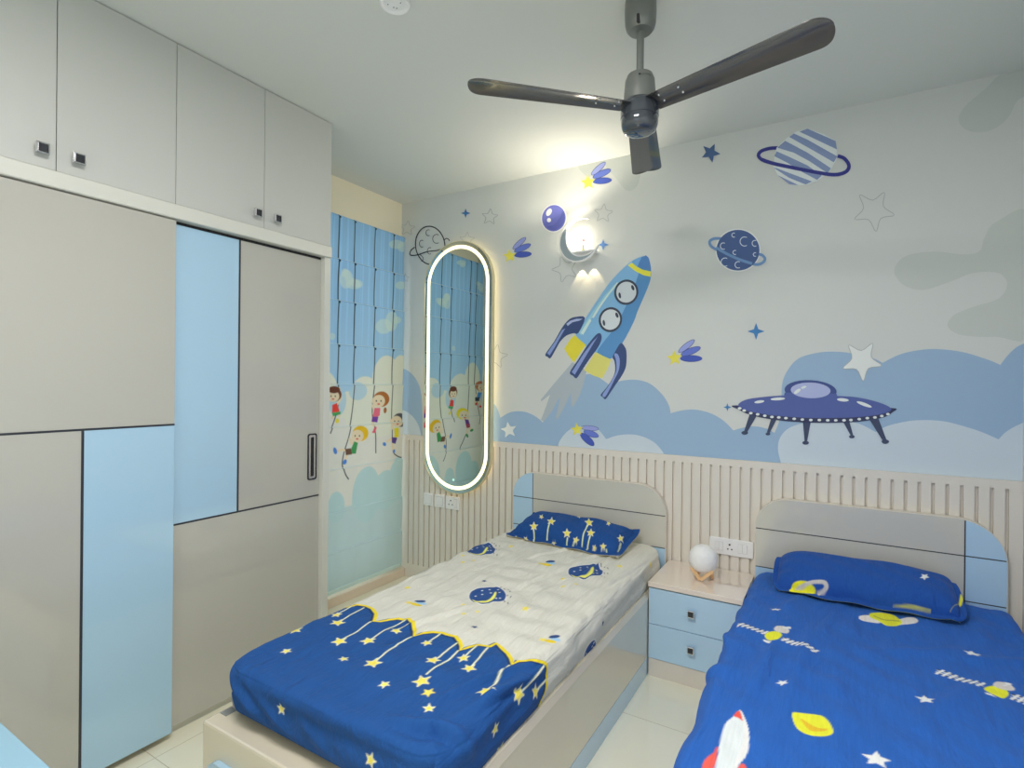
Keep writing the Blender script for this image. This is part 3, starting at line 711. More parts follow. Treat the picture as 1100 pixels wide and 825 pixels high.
plate_obj('wall_socket', x0, x1, zc-hh, zc+hh, 'wide white socket and switch plate on the fluted panel above the nightstand', None,
          [('rim', x0+.028, x0+.068, zc-.023, zc+.023), ('rocker', x0+.029, x0+.0475, zc-.022, zc+.022), ('rocker', x0+.0485, x0+.067, zc-.022, zc+.022), ('hole', x0+w_*.47, .005, zc+.013, 0), ('hole', x0+w_*.43, .0038, zc-.010, 0), ('hole', x0+w_*.52, .0038, zc-.010, 0),
           ('rim', x1-.072, x1-.028, zc-.023, zc+.023), ('rocker', x1-.071, x1-.0505, zc-.022, zc+.022), ('rocker', x1-.0495, x1-.029, zc-.022, zc+.022)])

# ================================================================== BEDS
def headboard(bed, X0, X1, blue_side, zline, zlow, rl, rr, gap, label):
    Yf0, Yb = 2.945, PANEL_Y-.002
    hb = MB().prism(rrect(X0, X1, .0, .868, rl, rr), Yf0, Yb).build('headboard', m_edge, bed)
    ZT = .868-.004; xs0, xs1 = X0+.004, X1-.004
    out = rrect(xs0, xs1, .36, ZT, rl-.005, rr-.005, n=16)
    # clip outline to a rectangle (Sutherland-Hodgman) to make the laminate panels
    def clip(poly, a, b, c, d):
        def cut(P, f, inter):
            o = []
            for i in range(len(P)):
                p, q = P[i-1], P[i]
                if f(q):
                    if not f(p): o.append(inter(p, q))
                    o.append(q)
                elif f(p): o.append(inter(p, q))
            return o
        ix = lambda x: (lambda p, q: (x, p[1]+(q[1]-p[1])*(x-p[0])/(q[0]-p[0])))
        iz = lambda z: (lambda p, q: (p[0]+(q[0]-p[0])*(z-p[1])/(q[1]-p[1]), z))
        P = cut(poly, lambda p: p[0] >= a, ix(a)); P = cut(P, lambda p: p[0] <= b, ix(b)); P = cut(P, lambda p: p[1] >= c, iz(c)); P = cut(P, lambda p: p[1] <= d, iz(d))
        return P
    g = .0025
    if blue_side == 'L': cols = ((xs0, gap-g, m_blue2), (gap+g, xs1, m_hb))
    else: cols = ((xs0, gap-g, m_hb), (gap+g, xs1, m_blue2))
    for a, b, m in cols:
        for c, d, lowblue in ((zline+g, 1, False), (zlow+g, zline-g, False), (.36, zlow-g, True)):
            P = clip(out, a, b, c, d)
            if len(P) > 2: MB().prism(P, Yf0-.003, Yf0+.001).build('laminate_panel', m_blue2 if lowblue else m, hb)
    MB().prism(rrect(xs0+.001, xs1-.001, .36, ZT-.001, rl-.006, rr-.006, n=16), Yf0-.0008, Yf0+.0015).build('inlay', m_line, hb)
    return hb
bed1 = empty('single_bed', (-1.24, 1.94, 0), 'taupe single bed nearest the wardrobe, with star and moon bedding', 'bed')
headboard(bed1, -1.757, -.785, 'L', .7065, .531, .15, .16, -1.6125, '')
def bedframe(bed, X0, X1, Yf, zt, zr, skirt_side=True):
    MB().box((X0, Yf, .0), (X1-.0, Yf+.10, zt), .008).build('footboard', m_bed, bed)
    MB().box((X0, Yf+.1005, .0), (X0+.03, 2.943, zt), .003).build('side_rail', m_bed, bed)
    sr = MB().box((X1-.03, Yf+.1005, .09), (X1, 2.943, zr-.012), .001).build('side_rail', m_bed, bed)
    MB().prism([(X1-.03, zr-.011), (X1+.001, zr-.011), (X1+.001, zr-.006), (X1-.010, zr+.018), (X1-.03, zr+.018)], Yf+.101, 2.943).build('edge_moulding', m_bed, sr)
    if skirt_side:
        MB().box((X1-.028, Yf+.1005, 0), (X1-.0005, 2.943, .088)).build('plinth', m_blue2, bed)
    MB().box((X0+.031, Yf+.101, .0), (X1-.031, 2.942, zt-.03)).build('platform', m_dark, bed)
bedframe(bed1, -1.70, -.779, .952, .352, .380)
MB().prism(rrect(-1.645, -.82, .02, .262, .05, .05, n=8), .934, .9515).build('footboard_panel', m_blue, bed1)
MB().box((-1.688, 1.002, .3515), (-1.655, 1.042, .3535)).build('rail_slot', mat('slot_grey', (120, 124, 122), .5), bed1)

def wrinkle(u, v, seed, amp, n=14, ang=0, spread=.5, lo=6, hi=20):
    r = np.random.RandomState(seed); z = np.zeros_like(u)
    for i in range(n):
        a = ang+r.uniform(-spread, spread); f = r.uniform(lo, hi); ph = r.uniform(0, 6.28)
        s = np.sin((u*math.cos(a)+v*math.sin(a))*f*2*math.pi/2+ph+.9*np.sin(v*r.uniform(2, 6)+u*r.uniform(1, 5)+ph))
        m = .5+.5*np.sin(u*r.uniform(1, 4)+v*r.uniform(1, 4)+r.uniform(0, 6))
        z += (np.sqrt(1-np.minimum(.999, np.abs(s)))*2-.8)*m*amp/math.sqrt(n)
    return z
def cloth_box(name, lo, hi, zt, zb, rad, step, paint, material, parent=None, topf=None, flare=None, disp=None, cornr=None):
    x0, y0 = lo; x1, y1 = hi
    nx, ny, nz = int((x1-x0)/step)+1, int((y1-y0)/step)+1, int((zt-zb)/step)+1
    xs, ys, zs = np.linspace(x0, x1, nx), np.linspace(y0, y1, ny), np.linspace(zt, zb, nz)
    patches = []
    def add(A, Bv, fn, uv):
        a, b = np.meshgrid(A, Bv, indexing='ij'); patches.append((fn(a.ravel(), b.ravel()), uv(a.ravel(), b.ravel()), len(A), len(Bv)))
    one = lambda a, c: np.full_like(a, c)
    add(xs, ys, lambda a, b: np.stack([a, b, one(a, zt)], 1), lambda a, b: np.stack([a, b], 1))
    add(ys, zs, lambda a, b: np.stack([one(a, x1), a, b], 1), lambda a, b: np.stack([x1+(zt-b), a], 1))
    add(ys[::-1], zs, lambda a, b: np.stack([one(a, x0), a, b], 1), lambda a, b: np.stack([x0-(zt-b), a], 1))
    add(xs, zs, lambda a, b: np.stack([a, one(a, y0), b], 1), lambda a, b: np.stack([a, y0-(zt-b)], 1))
    add(xs[::-1], zs, lambda a, b: np.stack([a, one(a, y1), b], 1), lambda a, b: np.stack([a, y1+(zt-b)], 1))
    P = np.concatenate([p[0] for p in patches]); UV = np.concatenate([p[1] for p in patches]); F = []; off = 0
    for pi, (p, uv, na, nb) in enumerate(patches):
        i, j = np.meshgrid(np.arange(na-1), np.arange(nb-1), indexing='ij'); a = (i*nb+j).ravel()+off
        q = np.stack([a, a+nb, a+nb+1, a+1], 1)
        if pi: q = q[:, ::-1]
        F.append(q); off += na*nb
    F = np.concatenate(F)
    key = np.round(P*2e4).astype(np.int64); _, first, inv = np.unique(key, axis=0, return_index=True, return_inverse=True)
    inv = inv.ravel(); P = P[first]; UV = UV[first]; F = inv[F]
    # rounding: large vertical corner radius, smaller top edge radius
    cr = cornr or rad; C = P.copy()
    C[:, 0] = np.clip(P[:, 0], x0+cr, x1-cr); C[:, 1] = np.clip(P[:, 1], y0+cr, y1-cr)
    dxy = P[:, :2]-C[:, :2]; L = np.maximum(np.abs(dxy[:, 0]), np.abs(dxy[:, 1])); E = np.hypot(dxy[:, 0], dxy[:, 1])
    sc_ = np.where(E > 1e-9, L/np.maximum(E, 1e-9), 1)
    Q = P.copy(); Q[:, :2] = C[:, :2]+dxy*sc_[:, None]; e = L  # e: how far out, 0..cr
    dirn = np.where(E[:, None] > 1e-9, dxy/np.maximum(E, 1e-9)[:, None], 0)
    ex = np.maximum(e-(cr-rad), 0); ez = np.maximum(P[:, 2]-(zt-rad), 0)
    l = np.hypot(ex, ez); f = np.where(l > 1e-9, np.maximum(ex, ez)/np.maximum(l, 1e-9), 1)
    nex, nez = ex*f, ez*f
    Q[:, :2] += dirn*(nex-ex)[:, None]; Q[:, 2] += nez-ez
    N = np.zeros_like(Q); N[:, :2] = dirn*(ex/np.maximum(l, 1e-9))[:, None]; N[:, 2] = ez/np.maximum(l, 1e-9); bad = l < 1e-9; N[bad] = (0, 0, 1)
    drop = np.clip((zt-P[:, 2]), 0, 9)
    if topf is not None: Q[:, 2] += topf(Q[:, 0], Q[:, 1])*np.clip((P[:, 2]-zb)/(zt-zb), 0, 1)
    if flare is not None: Q[:, :2] += dirn*flare(Q[:, 0], Q[:, 1], drop)[:, None]
    if disp is not None: Q += N*disp(UV[:, 0], UV[:, 1], drop)[:, None]
    me = bpy.data.meshes.new(name); me.vertices.add(len(Q)); me.vertices.foreach_set('co', Q.astype(np.float32).ravel())
    F = F[(F[:, 0] != F[:, 1]) & (F[:, 1] != F[:, 2]) & (F[:, 2] != F[:, 3]) & (F[:, 3] != F[:, 0])]
    fill_mesh(me, F); setcol(me, paint(UV[:, 0], UV[:, 1]))
    return link(name, me, material, parent)

# ---- bed 1 bedding
B1X0, B1X1, B1Y0, B1Y1, B1T, B1B = -1.680, -.800, 1.0, 2.93, .532, .388
def U1(px, py):
    p = at(px, py, 2, B1T)
    if p.x <= B1X1 and p.y >= B1Y0: return (p.x, p.y)
    q = at(px, py, 0, B1X1)
    if p.x > B1X1 and q.y >= B1Y0: return (B1X1+(B1T-q.z), q.y)
    q = at(px, py, 1, B1Y0); return (q.x, B1Y0-(B1T-q.z))
YL = (226, 200, 40); YS = (222, 206, 88); WH = (232, 234, 214); NAVY = (28, 74, 136); NAVD = (24, 52, 96)
def paint_bed1(u, v):
    p = Paint(u, v, (201, 200, 191), .0032, 1.28)
    Ta = lambda q: U1(*crop(7.333, 330, 630)(q)); Tb = lambda q: U1(*crop(7.333, 470, 680)(q)); Tc = lambda q: U1(*crop(7.333, 470, 570)(q))
    Td = lambda q: U1(*crop(3.93, 200, 620)(q)); Te = lambda q: U1(*crop(3.114, 460, 560)(q)); Tf = lambda q: U1(*crop(6.875, 540, 540)(q))
    edge = [Ta(q) for q in [(290, 108), (245, 155), (320, 156), (380, 140), (450, 150), (500, 170), (530, 210), (522, 250), (508, 274), (560, 272), (640, 250), (700, 245), (750, 256), (785, 248), (820, 290), (836, 340), (830, 384), (900, 362), (980, 357), (1050, 360)]]
    edge += [Tb(q) for q in [(60, 6), (130, 22), (163, 60), (176, 100), (166, 132), (230, 112), (310, 95), (400, 100), (450, 70), (490, 100), (540, 150), (568, 200), (576, 242), (620, 217), (740, 215), (850, 230), (845, 290), (840, 350), (820, 450), (785, 600), (815, 590), (850, 585)]]
    v0 = edge[0][1]; ve = edge[-1][1]
    poly = [(B1X0-.3, v0+.02)]+edge+[(B1X1+.3, ve+.02), (B1X1+.3, .5), (B1X0-.3, .5)]
    p.poly(poly, NAVY)
    p.poly(stroke([(B1X0-.3, v0+.02)]+edge, .020), NAVD); p.poly(stroke([(B1X0-.3, v0+.028)]+[(a+.003, b+.006) for a, b in edge], .0135), YL)
    def line(T, pts): p.poly(stroke([T(q) for q in pts], .0085), (80, 110, 60)); p.poly(stroke([T(q) for q in pts], .0055), (224, 232, 206))
    def st(T, q, r, rot=None):
        r *= .84; c = T(q); rot = rng.uniform(0, 72) if rot is None else rot
        p.poly(star(c[0], c[1], r+.004, rot, .5, soft=True), (236, 238, 200)); p.poly(star(c[0], c[1], r-.002, rot, .5, soft=True), YS)
    for l in ([(255, 425), (505, 275)], [(480, 425), (700, 290), (775, 255)], [(240, 272), (450, 160)], [(230, 213), (350, 150)], [(0, 285), (260, 158)], [(700, 343), (800, 285)], [(518, 595), (600, 540), (720, 440), (825, 385)], [(943, 443), (1050, 362)]): line(Ta, l)
    for l in ([(205, 187), (310, 97)], [(250, 262), (330, 195), (400, 105)], [(380, 462), (570, 245)], [(635, 470), (840, 240)], [(755, 450), (845, 350)], [(540, 880), (615, 805), (780, 610)], [(-50, 230), (0, 190), (155, 65)], [(-90, 325), (0, 265), (110, 180), (165, 130)]): line(Tb, l)
    line(Td, [(460, 220), (655, 112)])
    for q, r in (((255, 425), .030), ((480, 425), .030), ((240, 272), .030), ((230, 213), .021), ((700, 343), .021), ((518, 595), .032), ((943, 443), .021), ((990, 578), .027), ((903, 733), .032), ((65, 225), .028)): st(Ta, q, r)
    for q, r in (((205, 187), .022), ((250, 262), .026), ((380, 462), .031), ((635, 470), .031), ((755, 450), .024), ((440, 745), .02)): st(Tb, q, r)
    for q, r in (((460, 220), .028), ((665, 343), .016), ((423, 307), .018), ((837, 455), .018), ((1025, 547), .018), ((183, 465), .018), ((407, 545), .018), ((292, 655), .018), ((785, 760), .02)): st(Td, q, r)
    st(Te, (240, 770), .026)
    # moon clouds
    def moon(T, cx, cy, rx, ry, a=0, sx=1, sy=1):
        q = lambda pts: [(cx+(x-395)*sx, cy+(y-510)*sy) for x, y in pts]
        out = [(250, 515), (262, 480), (310, 462), (370, 455), (430, 450), (465, 440), (500, 458), (520, 485), (540, 512), (525, 545), (490, 555), (440, 556), (400, 572), (345, 575), (290, 560), (262, 540)]
        o2 = [(395+(x-395)*1.05, 510+(y-510)*1.08) for x, y in out]
        p.poly(cat(q(o2), True, 3), (226, 226, 218), T); p.poly(cat(q(out), True, 3), (40, 74, 132), T)
        p.poly(cat(q([(272, 535), (310, 552), (350, 556), (395, 548), (430, 520), (452, 490), (464, 495), (455, 522), (430, 545), (395, 562), (345, 568), (300, 560)]), True, 3), (226, 222, 110), T)
        for x, y in ((300, 510), (352, 478), (352, 502), (410, 472), (420, 494), (478, 470), (488, 496), (492, 530), (462, 530)):
            x, y = q([(x, y)])[0]; c = T((x, y)); p.poly(ell(c[0], c[1], .0042, .0042, 0, 10), (220, 226, 226))
        for i in range(11):
            x, y = q([(500+ (i % 4)*26+rng.uniform(-6, 6), 440+i*12+rng.uniform(-4, 4))])[0]
            x2, y2 = x+rng.uniform(-9, 9)*sx, y+rng.uniform(6, 16)*sy
            p.poly(stroke([T((x, y)), T((x2, y2))], .0035), (66, 72, 90))
        for x, y, r in ((205, 585, .013), (205, 648, .014), (315, 630, .012)):
            x, y = q([(x, y)])[0]; c = T((x, y)); p.poly(star(c[0], c[1], r, 10, .5, soft=True), (222, 206, 96))
    moon(Tc, 395, 510, 0, 0); moon(Tc, 345, 157, 0, 0, 0, .77, .72)
    Tc2 = lambda q: U1(540+q[0]/6.875, 540+q[1]/6.875); moon(Tc2, 612, 517, 0, 0, 0, .88, .78)
    c = Te((540, 435)); p.poly(ell(c[0], c[1], .045, .06), (226, 226, 218)); p.poly(ell(c[0], c[1], .04, .055), (40, 74, 132))
    for i in range(7): p.poly(ell(c[0]+rng.uniform(-.025, .025), c[1]+rng.uniform(-.04, .04), .004, .004, 0, 8), (220, 226, 226))
    for T, q, r in ((Tc, (368, 400), .012), (Tc, (292, 755), .014), (Tc, (210, 147), .01), (Te, (575, 338), .014)):
        c = T(q); p.poly(star(c[0], c[1], r, 90, .5), (40, 66, 110))
    for T, q, r in ((Tc, (578, 138), .018), (Tc, (693, 620), .02), (Tf, (862, 482), .02), (Te, (497, 487), .018), (Ta, (955, 825), .022), (Ta, (790, 0), .018), (Tf, (1085, 475), .018), (Ta, (640, -90), .02)):
        c = T(q); p.poly(star(c[0], c[1], r, 20, .5, soft=True), (222, 206, 96))
    def leaf(T, cx, cy, s):
        p.poly(star(*T((cx-50*s, cy+10*s)), .018, 10, .5, soft=True), (222, 206, 96))
        p.poly(ell(cx+6*s, cy+24*s, 48*s, 12*s, 10), (228, 196, 48), T); p.poly(ell(cx+50*s, cy+8*s, 40*s, 11*s, 5), (150, 190, 224), T); p.poly(ell(cx+40*s, cy-9*s, 44*s, 10*s, -3), (44, 70, 120), T)
    leaf(Ta, 850, 115, 1); leaf(Tc, 855, 262, .85); leaf(Tb, 880, 30, 1.0)
    return p.c
def disp_bed1(u, v, d):
    z = wrinkle(u, v, 3, .006, 12, 1.3, .5, 4, 9)*(1-.6*np.clip((v-2.35)/.2, 0, 1))*np.clip(.35+.65*(d < .01), 0, 1)
    foot = np.clip((B1Y0+.32-v)/.3, 0, 1)*(v > .7)
    # diagonal pulls from the foot corners
    for (cx, cy, a, L, w, am) in ((-1.62, .96, -.55, .5, .018, .010), (-1.45, .93, -.45, .45, .016, .008), (-1.25, .92, -.5, .5, .02, .008), (-1.5, .99, .02, .7, .03, .006), (-.86, 1.15, 1.35, .35, .016, .007), (-.95, 1.2, 1.2, .3, .014, .006), (-1.0, 1.06, .25, .25, .02, .008), (-1.35, 1.45, 1.25, .35, .014, .004), (-1.2, 1.95, 1.35, .5, .012, .0035), (-1.35, 2.35, 1.1, .4, .012, .003), (-1.0, 2.2, 1.5, .5, .012, .004), (-.9, 1.9, 1.45, .7, .012, .004), (-1.1, 2.5, 1.0, .3, .012, .003), (-1.5, 2.6, 1.25, .4, .012, .004)):
        s = (u-cx)*math.cos(a)+(v-cy)*math.sin(a); t = -(u-cx)*math.sin(a)+(v-cy)*math.cos(a)
        z += 3.0*am*np.exp(-(t/w)**2)*np.exp(-((s-L/2)/(L*.45))**2)-am*1.2*np.exp(-((t+w*1.6)/w)**2)*np.exp(-((s-L/2)/(L*.45))**2)
    z *= 1-np.clip((d-.07)/.07, 0, 1)
    side = (u > B1X1+.02) | (u < B1X0-.02)
    z += np.where(side, .003*np.sin((u-B1X1)*70+v*5)+.002*np.sin(v*23), 0)*(1-np.clip((d-.09)/.06, 0, 1))
    return z
mattress1 = MB().box((B1X0+.010, B1Y0+.010, .3535), (B1X1-.012, B1Y1-.006, B1T-.045), .045, 5).build('mattress', m_mattress, None, True)
tag(mattress1, 'grey mattress under the star and moon sheet, resting on the bed by the wardrobe', 'mattress')
sh1 = cloth_box('fitted_sheet', (B1X0, B1Y0), (B1X1, B1Y1), B1T, B1B, .034, .0034, paint_bed1, m_sheet, None,
                topf=lambda x, y: .012*np.clip((y-2.4)/.5, 0, 1)+.006*np.sin(y*3)-.010*np.clip((1.25-y)/.25, 0, 1), disp=disp_bed1, cornr=.10,
                flare=lambda x, y, d: .008*np.sin(np.clip(d/.15, 0, 1)*3.14)-.004*np.clip((d-.1)/.07, 0, 1))
tag(sh1, 'fitted sheet, cream with moons above navy with yellow stars, on the bed by the wardrobe', 'bedsheet')

# ---- bed 2
bed2 = empty('single_bed', (.135, 1.94, 0), 'taupe single bed in the right foreground under the plain royal blue space sheet', 'bed')
headboard(bed2, -.342, .613, 'R', .7105, .520, .15, .17, .474, '')
bedframe(bed2, -.335, .605, .952, .345, .36)
B2X0, B2X1, B2Y0, B2Y1, B2T, B2B = -.335, .622, .93, 2.935, .515, .15
MB2 = MB().box((B2X0+.03, B2Y0+.06, .381), (B2X1-.025, B2Y1-.008, B2T-.03), .04, 5).build('mattress', m_mattress, None, True)
tag(MB2, 'grey mattress under the royal blue sheet, filling the right hand bed', 'mattress')
def U2(px, py):
    p = at(px, py, 2, B2T); return (p.x, p.y)
def paint_bed2(u, v):
    p = Paint(u, v, (33, 85, 162), .003, 1.5)
    T5 = lambda q: U2(*crop(4.074, 790, 580)(q)); T6 = lambda q: U2(*crop(2.75, 700, 660)(q)); T7 = lambda q: U2(*crop(5.69, 980, 680)(q)); T8 = lambda q: U2(*crop(6.6, 700, 700)(q)); T9 = lambda q: U2(*crop(9.7, 780, 740)(q))
    LG_, YY = (206, 200, 196), (228, 220, 44)
    WT = (228, 232, 238)
    # planet with ring
    p.poly(cat([(540, 338), (555, 330), (600, 332), (610, 345), (640, 350), (630, 362), (590, 358), (550, 350)], True, 3), LG_, T5)
    p.poly(cat([(700, 350), (735, 338), (780, 340), (800, 355), (785, 366), (740, 367), (700, 368)], True, 3), LG_, T5)
    p.poly(cat([(590, 320), (640, 316), (690, 322), (722, 345), (728, 360), (700, 374), (660, 372), (625, 352), (590, 338)], True, 3), YY, T5)
    p.poly(stroke(cat([(605, 330), (650, 345), (690, 345), (720, 350)], False, 4), 5), (170, 170, 60), T5)
    # ladders (chains of crosses) with a satellite
    def ladder(T, a, b, n, w):
        (x0, y0), (x1, y1) = T(a), T(b); d = np.array([x1-x0, y1-y0]); L = np.hypot(*d); d /= L; nn = np.array([-d[1], d[0]])
        for s in (-1, 1): p.poly([(x0+nn[0]*s*w+nn[0]*.0035, y0+nn[1]*s*w+nn[1]*.0035), (x1+nn[0]*s*w+nn[0]*.0035, y1+nn[1]*s*w+nn[1]*.0035), (x1+nn[0]*s*w-nn[0]*.0035, y1+nn[1]*s*w-nn[1]*.0035), (x0+nn[0]*s*w-nn[0]*.0035, y0+nn[1]*s*w-nn[1]*.0035)], (30, 38, 60))
        for s in (-.55, .55): p.poly(stroke([(x0+nn[0]*s*w, y0+nn[1]*s*w), (x1+nn[0]*s*w, y1+nn[1]*s*w)], .0045), WT)
        for i in range(n):
            t = L*(i+.6)/n; c = np.array([x0, y0])+d*t
            p.poly(stroke([tuple(c-nn*w*1.9-d*w*.6), tuple(c+nn*w*1.9+d*w*.6)], .007), WT)
    ladder(T6, (255, 36), (340, 62), 6, .010); ladder(T6, (386, 84), (488, 118), 7, .010); ladder(T6, (840, 170), (980, 214), 7, .012); ladder(T6, (1062, 243), (1140, 268), 4, .012)
    def sat(T, q, r):
        p.poly(cat([q(0, 0), q(22, -8), q(46, 2), q(50, 12), q(34, 22), q(10, 18)], True, 3), YY, T)
        p.poly(cat([q(28, -10), q(34, -22), q(56, -24), q(72, -12), q(66, 2), q(48, 2)], True, 3), (196, 190, 186), T)
        p.poly([q(52, -20), q(76, -24), q(78, -17), q(56, -14)], WT, T); p.poly([q(-4, 14), q(20, 24), q(12, 30), q(-4, 18)], WT, T)
    sat(T6, lambda x, y: (334+x*1.0, 66+y), 1); 
    p.poly(cat([(440, 345), (470, 330), (530, 335), (588, 368), (575, 395), (548, 405), (500, 385), (450, 362)], True, 3), YY, T7)
    p.poly(cat([(495, 318), (520, 303), (565, 305), (610, 325), (627, 352), (600, 360), (545, 350), (505, 335)], True, 3), (196, 190, 186), T7)
    p.poly([(560, 300), (605, 308), (608, 318), (585, 320), (580, 332), (555, 330), (572, 316)], WT, T7); p.poly([(445, 372), (480, 378), (515, 402), (480, 392), (450, 384)], WT, T7)
    # stars
    for T, q, r, rot in ((T5, (175, 314), .021, 20), (T5, (1038, 502), .024, 25), (T7, (368, 132), .024, 10), (T7, (80, 426), .024, 20), (T6, (386, 212), .018, 50), (T6, (664, 434), .032, 15)):
        c = T(q); p.poly(star(c[0], c[1], r, rot, .48), WT)
    # yellow meteor
    p.poly(cat([(415, 300), (440, 296), (500, 305), (533, 345), (528, 364), (470, 362), (430, 340)], True, 4), (236, 206, 50), T6)
    p.poly(cat([(440, 310), (480, 335), (520, 345), (500, 350), (465, 345)], True, 3), (226, 170, 40), T6)
    # rocket
    p.poly(cat([(626, 434), (655, 470), (680, 530), (690, 600), (685, 680), (660, 740), (620, 790), (600, 850), (455, 860), (470, 740), (485, 640), (520, 530), (575, 478)], True, 3), (198, 204, 208), T8)
    p.poly(cat([(626, 434), (655, 470), (680, 530), (690, 600), (685, 680), (660, 740), (615, 795), (575, 850), (600, 760), (645, 640), (655, 560), (645, 500)], True, 3), (228, 230, 226), T8)
    p.poly([(578, 472), (600, 445), (624, 436), (638, 465), (647, 502), (620, 485)], (222, 74, 62), T8)
    p.poly(cat([(470, 680), (455, 690), (440, 720), (390, 755), (360, 800), (355, 860), (420, 850), (455, 780)], True, 3), (222, 84, 74), T8)
    p.poly(cat([(640, 785), (665, 800), (680, 850), (600, 860), (615, 810)], True, 3), (222, 84, 74), T8)
    return p.c
def disp_bed2(u, v, d):
    z = wrinkle(u, v, 8, .0065, 14, .35, .9, 3, 9)
    for (cx, cy, a, L, w, am) in ((-.24, 1.5, 1.45, .75, .03, .010), (-.12, 1.6, 1.5, .7, .022, .008), (.02, 1.5, 1.6, .7, .03, .008), (.15, 1.7, 1.1, .6, .03, .007), (-.30, 1.95, 1.9, .3, .02, .010), (.1, 2.2, .6, .4, .03, .007), (.3, 2.3, .4, .4, .03, .006), (-.2, 2.35, 1.3, .35, .022, .007), (-.05, 2.2, 1.4, .45, .02, .006)):
        s = (u-cx)*math.cos(a)+(v-cy)*math.sin(a); t = -(u-cx)*math.sin(a)+(v-cy)*math.cos(a)
        z += 1.7*am*np.exp(-(t/w)**2)*np.exp(-((s-L/2)/(L*.45))**2)
    left = u < B2X0+.03
    z += np.where(left, .004*np.sin(v*19)*np.clip((B2X0+.03-u)/.1, 0, 1), 0)
    z += .016*np.exp(-((v-1.83)/.035)**2)*np.exp(-((u-(B2X0-.03))/.07)**2)
    return z
def flare2(x, y, d):
    left = x < B2X0+.1; w = np.clip(d/.3, 0, 1)
    room = np.clip((2.60-y)/.03, 0, 1)   # the nightstand stands close beside the head end
    return np.where(left, (.006*w+.006*w*np.sin(y*14)+.004*w*np.sin(y*31+1))*room-(1-room)*.0*w, np.where((y < 1.1) & (x < B2X1-.12), .05*w, 0))
sh2 = cloth_box('bedsheet', (B2X0, B2Y0), (B2X1, B2Y1), B2T, B2B, .05, .0036, paint_bed2, m_blanket, None, topf=lambda x, y: .006*np.sin(y*4+x*3), disp=disp_bed2, cornr=.06, flare=flare2)
tag(sh2, 'royal blue sheet printed with stars, rocket and planets draped over the right bed', 'bedsheet')

# ================================================================== PILLOWS
def pillow(name, c, sx, sy, th, tilt, yaw, paint_fn, material, label, edgecol, seed, flange=.035, roll=0, bow=.045, rnd=0):
    nu, nv = 250, 150
    a = np.linspace(-1, 1, nu); b = np.linspace(-1, 1, nv); A, Bq = np.meshgrid(a, b, indexing='ij'); A, Bq = A.ravel(), Bq.ravel()
    fx, fy = flange/sx, flange/sy
    ia = np.clip(np.abs(A)/(1-fx), 0, 1); ib = np.clip(np.abs(Bq)/(1-fy), 0, 1)
    prof = (1-ia**4.5)**.5*(1-ib**3.0)**.5
    # outline: sides bow in a little, corners stick out
    X = A*sx*(1-bow*(1-Bq**2)*np.abs(A)**2-rnd*(Bq**2*A**2)**2); Yy = Bq*sy*(1-bow*1.2*(1-A**2)*np.abs(Bq)**3-rnd*1.5*(Bq**2*A**2)**2)
    r = np.random.RandomState(seed)
    wr = .004*np.sin(A*9+Bq*4+r.uniform(0, 6))*np.sin(Bq*7+A*2)+.005*np.sin(np.arctan2(Bq, A)*14)*np.clip(np.hypot(A, Bq)-.75, 0, 1)*2
    Zt = th*prof+wr*(prof > .02)+.004*np.sin(A*12+seed)*(1-prof)
    Zb = -th*.45*prof+.004*np.sin(A*12+seed)*(1-prof)-.0015
    # ears curl
    ear = np.clip(np.abs(A)-.85, 0, 1)*np.clip(np.abs(Bq)-.7, 0, 1)
    Zt += ear*.35*r.choice([-1, 1]); Zb += ear*.35*0
    Zb = np.minimum(Zb, Zt-.003)
    Rm = Matrix.Rotation(yaw, 3, 'Z') @ Matrix.Rotation(tilt, 3, 'X') @ Matrix.Rotation(roll, 3, 'Y')
    R = np.array(Rm)
    Pt = np.stack([X, Yy, Zt], 1) @ R.T+np.array(c); Pb = np.stack([X, Yy, Zb], 1) @ R.T+np.array(c)
    n = nu*nv
    i, j = np.meshgrid(np.arange(nu-1), np.arange(nv-1), indexing='ij'); q = (i*nv+j).ravel()
    F = np.stack([q, q+nv, q+nv+1, q+1], 1); Fb = F[:, ::-1]+n
    rim = []
    top_ring = [i*nv for i in range(nu)]+[(nu-1)*nv+j for j in range(1, nv)]+[i*nv+nv-1 for i in range(nu-2, -1, -1)]+[j for j in range(nv-2, 0, -1)]
    for k in range(len(top_ring)):
        x, y = top_ring[k], top_ring[(k+1) % len(top_ring)]; rim.append((y, x, x+n, y+n))
    F = np.concatenate([F, Fb, np.array(rim)])
    me = bpy.data.meshes.new(name); me.vertices.add(2*n); me.vertices.foreach_set('co', np.concatenate([Pt, Pb]).astype(np.float32).ravel()); fill_mesh(me, F)
    inv = R.T
    def T(px, py):
        # where the line of sight first meets the top of the pillow
        d = np.array(FW+RT*((px-550)/F_PX)-UP*((py-412.5)/F_PX)); lo_ = inv @ (np.array(CAM)-np.array(c)); ld_ = inv @ d
        t0 = (th*1.2-lo_[2])/ld_[2]; t1 = (-.0-lo_[2])/ld_[2]
        ts = np.linspace(t0, t1, 240); L_ = lo_[None, :]+ts[:, None]*ld_[None, :]
        aa = np.minimum(1, np.abs(L_[:, 0]/sx)/(1-fx)); bb = np.minimum(1, np.abs(L_[:, 1]/sy)/(1-fy))
        hh_ = th*(1-aa**4.5)**.5*(1-bb**3.0)**.5
        k_ = np.argmax(L_[:, 2] <= hh_+1e-9) if (L_[:, 2] <= hh_+1e-9).any() else len(ts)-1
        l = L_[k_]
        return (l[0], l[1])
    ct = paint_fn(X, Yy, T); cb = np.tile(np.array(alb(edgecol, 1.3)), (n, 1))
    setcol(me, np.concatenate([ct, cb]))
    o = link(name, me, material); tag(o, label, 'pillow'); return o
